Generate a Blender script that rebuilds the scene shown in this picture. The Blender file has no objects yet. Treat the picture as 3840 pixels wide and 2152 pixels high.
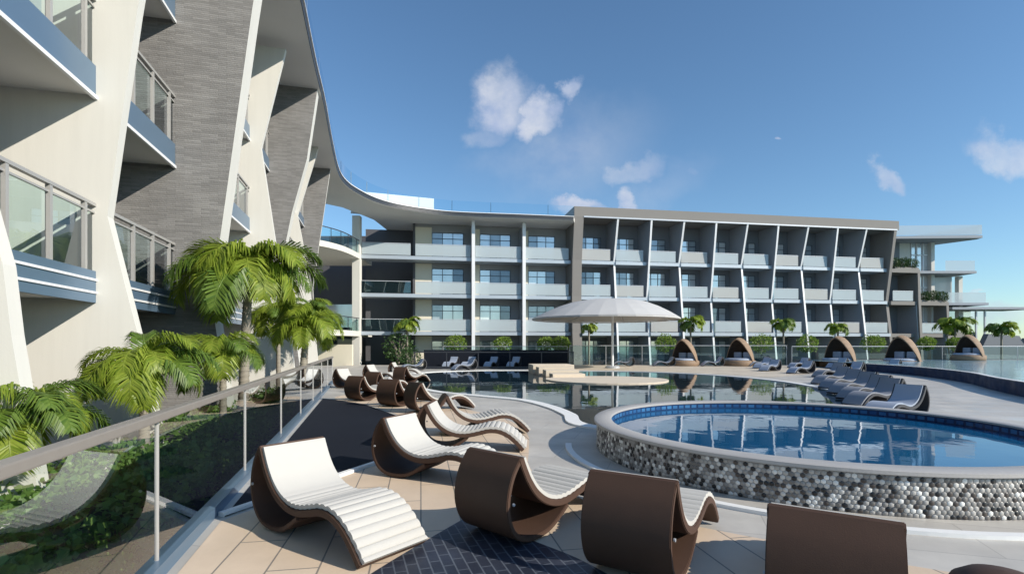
import bpy, bmesh, math, random
from mathutils import Vector, Matrix, noise as mnoise
random.seed(11)
PI = math.pi
sc = bpy.context.scene
COL = sc.collection
R = math.radians

# ------------------------------------------------------------------ materials
def new_mat(name):
    m = bpy.data.materials.new(name); m.use_nodes = True
    nt = m.node_tree
    b = nt.nodes['Principled BSDF']
    return m, nt, b
def N(nt, t, **kw):
    n = nt.nodes.new(t)
    for k, v in kw.items(): setattr(n, k, v)
    return n
def L(nt, a, b): nt.links.new(a, b)
def setin(n, **kw):
    for k, v in kw.items(): n.inputs[k.replace('_', ' ')].default_value = v
def c4(c): return (c[0], c[1], c[2], 1)

def mat_simple(name, col, rough=0.6, metal=0.0, var=0.12, scale=3.0, bump=0.0, bscale=40.0, spec=0.5, stretch=None):
    m, nt, b = new_mat(name)
    tc = N(nt, 'ShaderNodeTexCoord')
    src = tc.outputs['Object']
    if stretch:
        mp = N(nt, 'ShaderNodeMapping'); mp.inputs['Scale'].default_value = stretch
        L(nt, src, mp.inputs['Vector']); src = mp.outputs['Vector']
    nz = N(nt, 'ShaderNodeTexNoise'); setin(nz, Scale=scale, Detail=6.0, Roughness=0.6)
    L(nt, src, nz.inputs['Vector'])
    mx = N(nt, 'ShaderNodeMix', data_type='RGBA')
    mx.inputs['A'].default_value = c4([x * (1 - var) for x in col])
    mx.inputs['B'].default_value = c4([min(1, x * (1 + var)) for x in col])
    L(nt, nz.outputs['Fac'], mx.inputs['Factor'])
    L(nt, mx.outputs['Result'], b.inputs['Base Color'])
    setin(b, Roughness=rough, Metallic=metal)
    b.inputs['Specular IOR Level'].default_value = spec
    if bump > 0:
        n2 = N(nt, 'ShaderNodeTexNoise'); setin(n2, Scale=bscale, Detail=4.0)
        L(nt, src, n2.inputs['Vector'])
        bp = N(nt, 'ShaderNodeBump'); setin(bp, Strength=bump, Distance=0.02)
        L(nt, n2.outputs['Fac'], bp.inputs['Height']); L(nt, bp.outputs['Normal'], b.inputs['Normal'])
    return m

def mat_brick(name, c1, c2, mortar, bw, bh, ms=0.01, rough=0.7, bump=0.3, rot=0.0, offs=0.5, smooth=0.1, stain=0.15, bias=0.0, spec=0.4, ramp=None):
    m, nt, b = new_mat(name)
    uv = N(nt, 'ShaderNodeTexCoord')
    mp = N(nt, 'ShaderNodeMapping'); mp.inputs['Rotation'].default_value = (0, 0, rot)
    L(nt, uv.outputs['UV'], mp.inputs['Vector'])
    br = N(nt, 'ShaderNodeTexBrick'); br.offset = offs
    br.inputs['Color1'].default_value = c4(c1); br.inputs['Color2'].default_value = c4(c2); br.inputs['Mortar'].default_value = c4(mortar)
    setin(br, Scale=1.0, Bias=bias)
    br.inputs['Mortar Size'].default_value = ms; br.inputs['Mortar Smooth'].default_value = smooth
    br.inputs['Brick Width'].default_value = bw; br.inputs['Row Height'].default_value = bh
    L(nt, mp.outputs['Vector'], br.inputs['Vector'])
    col = br.outputs['Color']
    if ramp:
        br.inputs['Color1'].default_value = (0, 0, 0, 1); br.inputs['Color2'].default_value = (1, 1, 1, 1); br.inputs['Mortar'].default_value = (0.5, 0.5, 0.5, 1)
        rp = N(nt, 'ShaderNodeValToRGB'); els = rp.color_ramp.elements
        rp.color_ramp.interpolation = 'CONSTANT'
        els[0].position = ramp[0][0]; els[0].color = c4(ramp[0][1])
        els[1].position = ramp[1][0]; els[1].color = c4(ramp[1][1])
        for pos, cc in ramp[2:]:
            e = els.new(pos); e.color = c4(cc)
        L(nt, br.outputs['Color'], rp.inputs['Fac'])
        mm = N(nt, 'ShaderNodeMix', data_type='RGBA')
        L(nt, rp.outputs['Color'], mm.inputs['A']); mm.inputs['B'].default_value = c4(mortar)
        L(nt, br.outputs['Fac'], mm.inputs['Factor'])
        col = mm.outputs['Result']
    nz = N(nt, 'ShaderNodeTexNoise'); setin(nz, Scale=0.9, Detail=8.0, Roughness=0.65)
    L(nt, mp.outputs['Vector'], nz.inputs['Vector'])
    mr = N(nt, 'ShaderNodeMapRange'); mr.inputs['From Min'].default_value = 0.3; mr.inputs['From Max'].default_value = 0.7
    mr.inputs['To Min'].default_value = 1 - stain; mr.inputs['To Max'].default_value = 1 + stain
    L(nt, nz.outputs['Fac'], mr.inputs['Value'])
    mx = N(nt, 'ShaderNodeMix', data_type='RGBA', blend_type='MULTIPLY'); mx.inputs['Factor'].default_value = 1
    L(nt, col, mx.inputs['A']); L(nt, mr.outputs['Result'], mx.inputs['B'])
    L(nt, mx.outputs['Result'], b.inputs['Base Color'])
    mrr = N(nt, 'ShaderNodeMapRange'); mrr.inputs['From Min'].default_value = 0.3; mrr.inputs['From Max'].default_value = 0.7
    mrr.inputs['To Min'].default_value = max(.08, rough-.2); mrr.inputs['To Max'].default_value = min(1, rough+.15)
    nr_ = N(nt, 'ShaderNodeTexNoise'); setin(nr_, Scale=1.7, Detail=5.0); L(nt, mp.outputs['Vector'], nr_.inputs['Vector'])
    L(nt, nr_.outputs['Fac'], mrr.inputs['Value']); L(nt, mrr.outputs['Result'], b.inputs['Roughness'])
    b.inputs['Specular IOR Level'].default_value = spec
    if bump > 0:
        n2 = N(nt, 'ShaderNodeTexNoise'); setin(n2, Scale=25.0, Detail=4.0)
        L(nt, mp.outputs['Vector'], n2.inputs['Vector'])
        ad = N(nt, 'ShaderNodeMath', operation='MULTIPLY_ADD'); ad.inputs[1].default_value = -1.2
        L(nt, br.outputs['Fac'], ad.inputs[0]); L(nt, n2.outputs['Fac'], ad.inputs[2])
        bp = N(nt, 'ShaderNodeBump'); setin(bp, Strength=bump, Distance=0.01)
        L(nt, ad.outputs[0], bp.inputs['Height']); L(nt, bp.outputs['Normal'], b.inputs['Normal'])
    return m

def mat_glass(name, tint, refl_ior=1.55, rough=0.0, boost=1.0):
    m = bpy.data.materials.new(name); m.use_nodes = True
    nt = m.node_tree; nt.nodes.clear()
    out = N(nt, 'ShaderNodeOutputMaterial')
    tr = N(nt, 'ShaderNodeBsdfTransparent'); tr.inputs['Color'].default_value = c4(tint)
    gl = N(nt, 'ShaderNodeBsdfGlossy'); gl.inputs['Color'].default_value = (0.95, 0.97, 1, 1); gl.inputs['Roughness'].default_value = rough
    fr = N(nt, 'ShaderNodeFresnel'); fr.inputs['IOR'].default_value = refl_ior
    mu = N(nt, 'ShaderNodeMath', operation='MULTIPLY', use_clamp=True); mu.inputs[1].default_value = boost
    mx = N(nt, 'ShaderNodeMixShader')
    L(nt, fr.outputs[0], mu.inputs[0]); L(nt, mu.outputs[0], mx.inputs[0])
    L(nt, tr.outputs[0], mx.inputs[1]); L(nt, gl.outputs[0], mx.inputs[2])
    L(nt, mx.outputs[0], out.inputs['Surface'])
    return m

def mat_frosted(name, col, alpha=0.35):
    m = bpy.data.materials.new(name); m.use_nodes = True
    nt = m.node_tree
    b = nt.nodes['Principled BSDF']; out = nt.nodes['Material Output']
    b.inputs['Base Color'].default_value = c4(col); setin(b, Roughness=0.12)
    tl = N(nt, 'ShaderNodeBsdfTranslucent'); tl.inputs['Color'].default_value = c4(col)
    m0 = N(nt, 'ShaderNodeMixShader'); m0.inputs[0].default_value = 0.3
    L(nt, b.outputs[0], m0.inputs[1]); L(nt, tl.outputs[0], m0.inputs[2])
    tr = N(nt, 'ShaderNodeBsdfTransparent'); tr.inputs['Color'].default_value = (0.85, 0.93, 0.96, 1)
    mx = N(nt, 'ShaderNodeMixShader'); mx.inputs[0].default_value = alpha
    L(nt, m0.outputs[0], mx.inputs[1]); L(nt, tr.outputs[0], mx.inputs[2]); L(nt, mx.outputs[0], out.inputs['Surface'])
    return m

def mat_water(name, col, bump=0.03, scale=1.5, rough=0.02):
    m, nt, b = new_mat(name)
    tc = N(nt, 'ShaderNodeTexCoord')
    nz = N(nt, 'ShaderNodeTexNoise'); setin(nz, Scale=scale, Detail=3.0, Roughness=0.5)
    L(nt, tc.outputs['Object'], nz.inputs['Vector'])
    bp = N(nt, 'ShaderNodeBump'); setin(bp, Strength=bump, Distance=0.1)
    L(nt, nz.outputs['Fac'], bp.inputs['Height']); L(nt, bp.outputs['Normal'], b.inputs['Normal'])
    n2 = N(nt, 'ShaderNodeTexNoise'); setin(n2, Scale=0.35, Detail=2.0)
    L(nt, tc.outputs['Object'], n2.inputs['Vector'])
    mx = N(nt, 'ShaderNodeMix', data_type='RGBA')
    mx.inputs['A'].default_value = c4([x * .75 for x in col]); mx.inputs['B'].default_value = c4([x * 1.3 for x in col])
    L(nt, n2.outputs['Fac'], mx.inputs['Factor']); L(nt, mx.outputs['Result'], b.inputs['Base Color'])
    setin(b, Roughness=rough, IOR=1.4)
    return m

def mat_leaf(name, col, col2, trans=0.35, rough=0.45):
    m = bpy.data.materials.new(name); m.use_nodes = True
    nt = m.node_tree
    b = nt.nodes['Principled BSDF']; out = nt.nodes['Material Output']
    gi = N(nt, 'ShaderNodeNewGeometry')
    rp = N(nt, 'ShaderNodeMix', data_type='RGBA')
    rp.inputs['A'].default_value = c4(col); rp.inputs['B'].default_value = c4(col2)
    L(nt, gi.outputs['Random Per Island'], rp.inputs['Factor'])
    L(nt, rp.outputs['Result'], b.inputs['Base Color']); setin(b, Roughness=rough)
    tl = N(nt, 'ShaderNodeBsdfTranslucent'); L(nt, rp.outputs['Result'], tl.inputs['Color'])
    mx = N(nt, 'ShaderNodeMixShader'); mx.inputs[0].default_value = trans
    L(nt, b.outputs[0], mx.inputs[1]); L(nt, tl.outputs[0], mx.inputs[2]); L(nt, mx.outputs[0], out.inputs['Surface'])
    return m

M = {}
M['plaster'] = mat_simple('plaster', (0.70, 0.685, 0.63), 0.8, var=0.035, scale=0.8, bump=0.06, bscale=60)
def add_streaks(m, amt):
    nt = m.node_tree; b = nt.nodes['Principled BSDF']; lk = b.inputs['Base Color'].links[0]; src = lk.from_socket
    tc = N(nt, 'ShaderNodeTexCoord'); mp = N(nt, 'ShaderNodeMapping'); mp.inputs['Scale'].default_value = (2.2, 2.2, .16)
    L(nt, tc.outputs['Object'], mp.inputs['Vector'])
    nz = N(nt, 'ShaderNodeTexNoise'); setin(nz, Scale=2.0, Detail=7.0, Roughness=.7); L(nt, mp.outputs['Vector'], nz.inputs['Vector'])
    mr = N(nt, 'ShaderNodeMapRange'); mr.inputs['From Min'].default_value = .32; mr.inputs['From Max'].default_value = .6; mr.inputs['To Min'].default_value = 1-amt; mr.inputs['To Max'].default_value = 1
    L(nt, nz.outputs['Fac'], mr.inputs['Value'])
    mx = N(nt, 'ShaderNodeMix', data_type='RGBA', blend_type='MULTIPLY'); mx.inputs['Factor'].default_value = 1
    L(nt, src, mx.inputs['A']); L(nt, mr.outputs['Result'], mx.inputs['B']); L(nt, mx.outputs['Result'], b.inputs['Base Color'])
add_streaks(M["plaster"], .055)
M['soffit'] = mat_simple('soffit', (0.76, 0.745, 0.72), 0.8, var=0.05, scale=0.7)
M['stone_clad'] = mat_brick('stone_clad', (0.205, 0.20, 0.195), (0.278, 0.271, 0.264), (0.19, 0.185, 0.18), 0.34, 0.042, 0.003, 0.85, 0.8, stain=0.16, smooth=0.5)
M['fascia'] = mat_simple('fascia', (0.135, 0.215, 0.31), 0.3, var=0.08, scale=1.2, metal=0.3)
M['white_trim'] = mat_simple('white_trim', (0.82, 0.83, 0.84), 0.35, var=0.03)
M['pale_metal'] = mat_simple('pale_metal', (0.55, 0.57, 0.6), 0.35, metal=0.3, var=0.05)
M['post'] = mat_simple('post', (0.44, 0.43, 0.41), 0.4, metal=0.2, var=0.06)
M['rail'] = mat_simple('rail', (0.31, 0.28, 0.25), 0.45, metal=0.2, var=0.1, scale=8)
M['dark_metal'] = mat_simple('dark_metal', (0.035, 0.04, 0.05), 0.45, var=0.2)
M['glass'] = mat_glass('glass', (0.74, 0.93, 0.92), 1.6, boost=1.5)
M['fence_glass'] = mat_glass('fence_glass', (0.90, 0.97, 0.96), 1.75, boost=1.4)
M['roof_glass'] = mat_glass('roof_glass', (0.80, 0.92, 0.97), 1.5, boost=1.2)
M['frost'] = mat_frosted('frost', (0.70, 0.77, 0.80), 0.28)
M['frost_warm'] = mat_frosted('frost_warm', (0.70, 0.70, 0.68), 0.2)
M['concrete'] = mat_simple('concrete', (0.235, 0.222, 0.208), 0.8, var=0.06, scale=0.5, bump=0.05)
M['fin_paint'] = mat_simple('fin_paint', (0.30, 0.33, 0.37), 0.6, var=0.05, scale=0.8)
M['steel'] = mat_simple('steel', (0.46, 0.52, 0.58), 0.4, var=0.06, scale=0.8, metal=0.2)
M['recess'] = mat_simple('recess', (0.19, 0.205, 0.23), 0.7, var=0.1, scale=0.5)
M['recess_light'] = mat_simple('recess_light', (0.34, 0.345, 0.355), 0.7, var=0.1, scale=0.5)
M['pane_mid'] = mat_simple('pane_mid', (0.42, 0.48, 0.53), 0.1, var=0.3, scale=1.1, spec=0.9, metal=0.3, stretch=(1, 1, .3))
M['pane_dim'] = mat_simple('pane_dim', (0.22, 0.27, 0.32), 0.06, var=0.3, scale=1.1, spec=0.9, metal=0.3, stretch=(1, 1, .3))
M['cream'] = mat_simple('cream', (0.78, 0.72, 0.58), 0.8, var=0.04)
M['dark_wall'] = mat_simple('dark_wall', (0.10, 0.10, 0.11), 0.7, var=0.15, scale=0.6)
M['pane'] = mat_simple('pane', (0.80, 0.83, 0.86), 0.1, var=0.22, scale=1.1, spec=0.9, metal=0.45, stretch=(1, 1, .3))
M['dark_pane'] = mat_simple('dark_pane', (0.03, 0.045, 0.055), 0.04, var=0.3, scale=1.5, spec=0.9)
M['frame'] = mat_simple('frame', (0.07, 0.08, 0.10), 0.4, var=0.1)
M['resin'] = mat_simple('resin', (0.080, 0.045, 0.031), 0.62, var=0.14, scale=5, bump=0.08, bscale=150, spec=0.28)
M['cushion'] = mat_simple('cushion', (0.52, 0.505, 0.47), 0.9, var=0.03, scale=12, bump=0.12, bscale=220)
M['grey_stone'] = mat_brick('grey_stone', (0.47, 0.445, 0.405), (0.54, 0.515, 0.47), (0.38, 0.36, 0.33), 1.6, 0.8, 0.006, 0.5, 0.05, rot=0.3, stain=0.18, spec=0.5)
M['tan_stone'] = mat_brick('tan_stone', (0.66, 0.52, 0.385), (0.72, 0.58, 0.44), (0.25, 0.22, 0.19), 1.5, 0.36, 0.007, 0.6, 0.1, rot=R(-100), stain=0.10, offs=0.4)
M['sunlit_stone'] = mat_brick('sunlit_stone', (0.56, 0.485, 0.39), (0.63, 0.555, 0.45), (0.42, 0.37, 0.31), 1.2, 0.6, 0.006, 0.6, 0.05, rot=0.2, stain=0.12)
M['slate'] = mat_brick('slate', (0.022, 0.027, 0.042), (0.034, 0.040, 0.060), (0.10, 0.115, 0.14), 0.2, 0.085, 0.007, 0.5, 0.15, rot=R(72), stain=0.35, smooth=0.4)
M['slate_plain'] = mat_simple('slate_plain', (0.016, 0.019, 0.028), 0.8, var=0.35, scale=0.6, spec=0.12)
M['grout'] = mat_simple('grout', (0.30, 0.29, 0.28), 0.85, var=0.15, scale=9)
def mat_chips(name):
    m, nt, b = new_mat(name)
    gi = N(nt, 'ShaderNodeNewGeometry')
    rp = N(nt, 'ShaderNodeValToRGB'); rp.color_ramp.interpolation = 'CONSTANT'
    els = rp.color_ramp.elements
    data = [(0.0, (0.018, 0.017, 0.018)), (0.15, (0.075, 0.06, 0.052)), (0.27, (0.20, 0.185, 0.17)), (0.44, (0.33, 0.315, 0.295)), (0.64, (0.48, 0.46, 0.43)), (0.80, (0.66, 0.64, 0.60)), (0.91, (0.84, 0.83, 0.79))]
    els[0].color = c4(data[0][1]); els[1].position = data[1][0]; els[1].color = c4(data[1][1])
    for pos, cc in data[2:]:
        e = els.new(pos); e.color = c4(cc)
    L(nt, gi.outputs['Random Per Island'], rp.inputs['Fac'])
    tc = N(nt, 'ShaderNodeTexCoord'); nz = N(nt, 'ShaderNodeTexNoise'); setin(nz, Scale=1.6, Detail=5.0)
    L(nt, tc.outputs['Object'], nz.inputs['Vector'])
    mr = N(nt, 'ShaderNodeMapRange'); mr.inputs['From Min'].default_value = .3; mr.inputs['From Max'].default_value = .7; mr.inputs['To Min'].default_value = .8; mr.inputs['To Max'].default_value = 1.12
    L(nt, nz.outputs['Fac'], mr.inputs['Value'])
    mx = N(nt, 'ShaderNodeMix', data_type='RGBA', blend_type='MULTIPLY'); mx.inputs['Factor'].default_value = 1
    L(nt, rp.outputs['Color'], mx.inputs['A']); L(nt, mr.outputs['Result'], mx.inputs['B']); L(nt, mx.outputs['Result'], b.inputs['Base Color'])
    setin(b, Roughness=.32); b.inputs['Specular IOR Level'].default_value = .5
    return m
M['chips'] = mat_chips('chips')
M['pool_tile'] = mat_brick('pool_tile', (0.015, 0.075, 0.21), (0.045, 0.17, 0.36), (0.008, 0.03, 0.10), 0.15, 0.10, 0.022, 0.3, 0.1, stain=0.25, offs=0.0)
M['coping'] = mat_simple('coping', (0.42, 0.405, 0.39), 0.55, var=0.08, scale=4, bump=0.1)
M['white_stone'] = mat_simple('white_stone', (0.86, 0.86, 0.84), 0.5, var=0.05, scale=4)
M['jac_water'] = mat_water('jac_water', (0.005, 0.090, 0.215), 0.035, 1.4)
M['pool_water'] = mat_water('pool_water', (0.014, 0.035, 0.05), 0.05, 0.9)
M['inf_water'] = mat_water('inf_water', (0.24, 0.38, 0.46), 0.35, 0.7, 0.12)  # pale base colour stands in for sky reflected on the water
M['navy_tile'] = mat_brick('navy_tile', (0.012, 0.028, 0.075), (0.02, 0.045, 0.11), (0.02, 0.04, 0.08), 0.3, 0.15, 0.006, 0.6, 0.1, spec=0.15)
M['palm_leaf'] = mat_leaf('palm_leaf', (0.20, 0.30, 0.028), (0.42, 0.50, 0.075), 0.5)
M['palm_leaf_dark'] = mat_leaf('palm_leaf_dark', (0.09, 0.17, 0.025), (0.19, 0.28, 0.045), 0.35)
M['hedge_leaf'] = mat_leaf('hedge_leaf', (0.09, 0.19, 0.035), (0.20, 0.33, 0.07), 0.4)
M['bush_leaf'] = mat_leaf('bush_leaf', (0.15, 0.25, 0.03), (0.27, 0.38, 0.06), 0.35)
M['dark_bush'] = mat_leaf('dark_bush', (0.03, 0.075, 0.02), (0.06, 0.12, 0.03), 0.2)
M['soil'] = mat_simple('soil', (0.035, 0.05, 0.02), 0.95, var=0.4, scale=6)
M['trunk'] = mat_simple('trunk', (0.30, 0.27, 0.22), 0.85, var=0.3, scale=6, bump=0.4, bscale=20, stretch=(1, 1, 6))
M['trunk_green'] = mat_simple('trunk_green', (0.16, 0.22, 0.06), 0.6, var=0.2, scale=5)
M['canopy'] = mat_simple('canopy', (0.52, 0.515, 0.505), 0.85, var=0.06, scale=1.5)
M['wicker'] = mat_brick('wicker', (0.30, 0.205, 0.135), (0.38, 0.27, 0.18), (0.16, 0.10, 0.06), 0.12, 0.03, 0.004, 0.7, 0.3, stain=0.1)
M['wicker_dark'] = mat_brick('wicker_dark', (0.07, 0.048, 0.035), (0.10, 0.07, 0.05), (0.03, 0.02, 0.015), 0.12, 0.03, 0.004, 0.7, 0.3, stain=0.1)
M['pad'] = mat_simple('pad', (0.42, 0.48, 0.58), 0.85, var=0.06)
M['far_cushion'] = mat_simple('far_cushion', (0.36, 0.41, 0.50), 0.8, var=0.06)
M['row_cushion'] = mat_simple('row_cushion', (0.27, 0.285, 0.32), 0.7, var=0.1)
M['charcoal'] = mat_simple('charcoal', (0.05, 0.05, 0.056), 0.55, var=0.15)
M['step'] = mat_simple('step', (0.70, 0.60, 0.47), 0.7, var=0.07, scale=3)
M['lawn'] = mat_simple('lawn', (0.05, 0.085, 0.025), 0.95, var=0.45, scale=0.5, bump=0.3, bscale=8)
M['far_green'] = mat_simple('far_green', (0.16, 0.22, 0.16), 0.95, var=0.3, scale=0.05)
M['sea'] = mat_water('sea', (0.08, 0.17, 0.22), 0.3, 0.3, 0.15)

# ------------------------------------------------------------------ mesh builder
class MB:
    def __init__(s): s.v = []; s.f = []; s.mi = []; s.uv = {}
    def quad(s, a, b, c, d, mi=0):
        n = len(s.v); s.v += [tuple(a), tuple(b), tuple(c), tuple(d)]; s.f.append((n, n+1, n+2, n+3)); s.mi.append(mi)
    def prism(s, pts, vec, mi=0, side_mi=None):
        n = len(s.v); k = len(pts); vec = Vector(vec)
        s.v += [tuple(Vector(p)) for p in pts] + [tuple(Vector(p) + vec) for p in pts]
        s.f.append(tuple(range(n, n+k))); s.mi.append(mi)
        s.f.append(tuple(reversed(range(n+k, n+2*k)))); s.mi.append(mi)
        for i in range(k):
            j = (i+1) % k
            s.f.append((n+i, n+k+i, n+k+j, n+j)); s.mi.append(side_mi[i] if side_mi else mi)
        return s
    def box(s, c, size, rot=0.0, mi=0):
        x, y, z = size[0]/2, size[1]/2, size[2]/2
        ca, sa = math.cos(rot), math.sin(rot)
        pts = []
        for px, py in ((-x,-y),(x,-y),(x,y),(-x,y)):
            pts.append((c[0]+px*ca-py*sa, c[1]+px*sa+py*ca, c[2]-z))
        return s.prism(pts, (0, 0, size[2]), mi)
    def bar(s, a, b, w, h, mi=0):
        """rectangular bar from a to b, width w horizontally, height h in the vertical plane"""
        a, b = Vector(a), Vector(b); d = (b-a).normalized()
        side = d.cross(Vector((0,0,1)))
        if side.length < 1e-4: side = Vector((1,0,0))
        side.normalize(); up = side.cross(d).normalized()
        pts = [a+side*w/2-up*h/2, a+side*w/2+up*h/2, a-side*w/2+up*h/2, a-side*w/2-up*h/2]
        return s.prism(pts, b-a, mi)
    def tube(s, path, rads, n=8, cap=True, mi=0):
        base = len(s.v); path = [Vector(p) for p in path]
        if not hasattr(rads, '__len__'): rads = [rads]*len(path)
        for i, p in enumerate(path):
            d = (path[min(i+1, len(path)-1)] - path[max(i-1, 0)]).normalized()
            ref = Vector((1,0,0)) if abs(d.x) < .9 else Vector((0,1,0))
            u = d.cross(ref).normalized(); w = d.cross(u)
            for k in range(n):
                a = 2*PI*k/n; s.v.append(tuple(p + (u*math.cos(a)+w*math.sin(a))*rads[i]))
        for i in range(len(path)-1):
            for k in range(n):
                a = base+i*n+k; b = base+i*n+(k+1) % n
                s.f.append((a, b, b+n, a+n)); s.mi.append(mi)
        if cap:
            s.f.append(tuple(reversed(range(base, base+n)))); s.mi.append(mi)
            e = base+(len(path)-1)*n; s.f.append(tuple(range(e, e+n))); s.mi.append(mi)
        return s
    def lathe(s, prof, n=24, c=(0,0,0), close=False, mi=0):
        base = len(s.v); k = len(prof)
        for i in range(n):
            a = 2*PI*i/n
            for r, z in prof: s.v.append((c[0]+r*math.cos(a), c[1]+r*math.sin(a), c[2]+z))
        for i in range(n):
            j = (i+1) % n
            for q in range(k if close else k-1):
                q2 = (q+1) % k
                s.f.append((base+i*k+q, base+j*k+q, base+j*k+q2, base+i*k+q2)); s.mi.append(mi)
        return s
    def build(s, name, mats, parent=None, smooth=None, recalc=True, off=None, uv=True, bevel=0.0):
        me = bpy.data.meshes.new(name)
        o = off if off is not None else root_loc(parent)
        vs = [(v[0]-o[0], v[1]-o[1], v[2]-o[2]) for v in s.v]
        me.from_pydata(vs, [], s.f)
        if not isinstance(mats, (list, tuple)): mats = [mats]
        for m in mats: me.materials.append(M[m] if isinstance(m, str) else m)
        if len(mats) > 1: me.polygons.foreach_set('material_index', s.mi)
        if recalc or bevel > 0:
            bm = bmesh.new(); bm.from_mesh(me)
            if recalc: bmesh.ops.recalc_face_normals(bm, faces=bm.faces)
            if bevel > 0:
                ed = [e for e in bm.edges if len(e.link_faces) == 2 and e.calc_face_angle(0) > 0.6]
                bmesh.ops.bevel(bm, geom=ed, offset=bevel, segments=2, affect='EDGES', profile=0.6)
            bm.to_mesh(me); bm.free()
        if uv: auto_uv(me)
        if smooth is not None:
            me.polygons.foreach_set('use_smooth', [True]*len(me.polygons))
            me.set_sharp_from_angle(angle=R(smooth))
        ob = bpy.data.objects.new(name, me); COL.objects.link(ob)
        if parent is not None: ob.parent = parent
        elif off is not None: ob.location = off
        return ob

def root_loc(p):
    loc = Vector((0,0,0))
    while p is not None:
        loc += p.location; p = p.parent
    return loc
def auto_uv(me):
    uvl = me.uv_layers.new(name='UVMap').data
    for p in me.polygons:
        n = p.normal
        if abs(n.z) > .7:
            for li in p.loop_indices:
                co = me.vertices[me.loops[li].vertex_index].co; uvl[li].uv = (co.x, co.y)
        else:
            t = Vector((-n.y, n.x, 0))
            if t.length < 1e-6: t = Vector((1,0,0))
            t.normalize()
            for li in p.loop_indices:
                co = me.vertices[me.loops[li].vertex_index].co; uvl[li].uv = (co.x*t.x+co.y*t.y, co.z)
def tag(o, label=None, cat=None, group=None, kind=None):
    if label: o['label'] = label
    if cat: o['category'] = cat
    if group: o['group'] = group
    if kind: o['kind'] = kind
    return o
def thing(name, loc, label, cat, group=None, rotz=0.0):
    o = bpy.data.objects.new(name, None); COL.objects.link(o)
    o.location = loc; o.rotation_euler = (0, 0, rotz); o.empty_display_size = 0.2
    return tag(o, label, cat, group)
def copy_tree(o, parent=None):
    c = o.copy(); COL.objects.link(c)
    if parent is not None: c.parent = parent
    for ch in list(o.children): copy_tree(ch, c)
    return c
def catmull(pts, n=6):
    P = [Vector((p[0], 0, p[1])) for p in pts]; out = []
    for i in range(len(P)-1):
        p0 = P[max(i-1, 0)]; p1 = P[i]; p2 = P[i+1]; p3 = P[min(i+2, len(P)-1)]
        for k in range(n):
            t = k/n
            q = 0.5*((2*p1)+(-p0+p2)*t+(2*p0-5*p1+4*p2-p3)*t*t+(-p0+3*p1-3*p2+p3)*t**3)
            out.append((q.x, q.z))
    out.append((P[-1].x, P[-1].z)); return out
def smooth2d(pts, n=8, closed=True):
    P = [Vector((p[0], p[1], 0)) for p in pts]; out = []; k = len(P)
    for i in range(k if closed else k-1):
        if closed: p0, p1, p2, p3 = P[(i-1) % k], P[i], P[(i+1) % k], P[(i+2) % k]
        else: p0, p1, p2, p3 = P[max(i-1,0)], P[i], P[i+1], P[min(i+2,k-1)]
        for j in range(n):
            t = j/n
            q = 0.5*((2*p1)+(-p0+p2)*t+(2*p0-5*p1+4*p2-p3)*t*t+(-p0+3*p1-3*p2+p3)*t**3)
            out.append((q.x, q.y))
    if not closed: out.append((P[-1].x, P[-1].y))
    return out
def sheet(name, pts, z, mat, kind='structure', thick=0.0):
    mb = MB()
    if thick > 0: mb.prism([(x, y, z-thick) for x, y in pts], (0, 0, thick))
    else:
        mb.v = [(x, y, z) for x, y in pts]; mb.f = [tuple(range(len(pts)))]; mb.mi = [0]
    o = mb.build(name, mat)
    if not thick:
        me = o.data
        if me.polygons[0].normal.z < 0: me.flip_normals()
    return tag(o, kind=kind)

# ------------------------------------------------------------------ ground, deck, paving
sheet('ground', [(-2500,-1500),(2500,-1500),(2500,4000),(-2500,4000)], -1.7, 'lawn')
sheet('sea', [(60,120),(2400,120),(2400,3900),(60,3900)], -1.69, 'sea')
def fence_x(y): return -2.48 - 0.28*(y-3.61)
deck = [(fence_x(-4), -4), (60, -4), (60, 41.6), (-13.2, 41.6), (-13.2, 30), (fence_x(22), 22)]
sheet('pool_deck', deck, 0.0, 'grey_stone', thick=1.75)
tan = [(-1.1,-3.5),(fence_x(-3.5)+.14,-3.5),(fence_x(4.7)+.14,4.7),(-1.66,7.34),(-1.85,9.2),(-2.5,11.6),(-3.9,13.9),(-5.2,15.2),(-5.3,16.6),(-3.6,16.2),(-1.7,13.6),
       (-0.5,11.9),(.05,10.6),(.28,9.2),(.26,7.94),(.23,6.8),(.45,5.9),(.95,5.1),(1.92,4.36),(2.85,3.77),(3.9,3.2),(5,1.5),(5,-3.5)]
tan_sm = tan[:4] + smooth2d(tan[4:20], 5, False) + tan[20:]
sheet('tan_paving', tan_sm, 0.004, 'tan_stone')
sheet('dark_paving', [(fence_x(4.8)+.14,4.8),(-1.66,7.42),(-1.9,9.2),(-2.55,11.6),(-3.95,13.9),(-5.15,15.1),(fence_x(15.4)+.14,15.4)], 0.008, 'slate_plain')
sheet('slate_path', smooth2d([(-1.35,2.6),(-.97,3.64),(-.42,4.8)],6,False)+smooth2d([(-.3,4.84),(.1,4.3),(.56,3.77),(.95,3.0),(1.2,2.0)],6,False)+[(1.2,.8),(-1.6,.8)], 0.008, 'slate')
mb = MB(); mb.bar((-2.72,4.83,.02),(-1.66,7.36,.02),.07,.04); mb.bar((-1.66,7.36,.02),(-1.86,9.2,.02),.05,.03)
tag(mb.build('kerb', 'white_stone'), kind='structure')

sheet('path', smooth2d([(1.5,31.9),(5,32.4),(9,31),(12,27.5),(13.5,26),(20,33),(22,38),(21,40.9),(2,40.9)],5), 0.004, 'sunlit_stone')  # strip of the deck itself; its sunlit cream is put into the sheet colour
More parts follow.
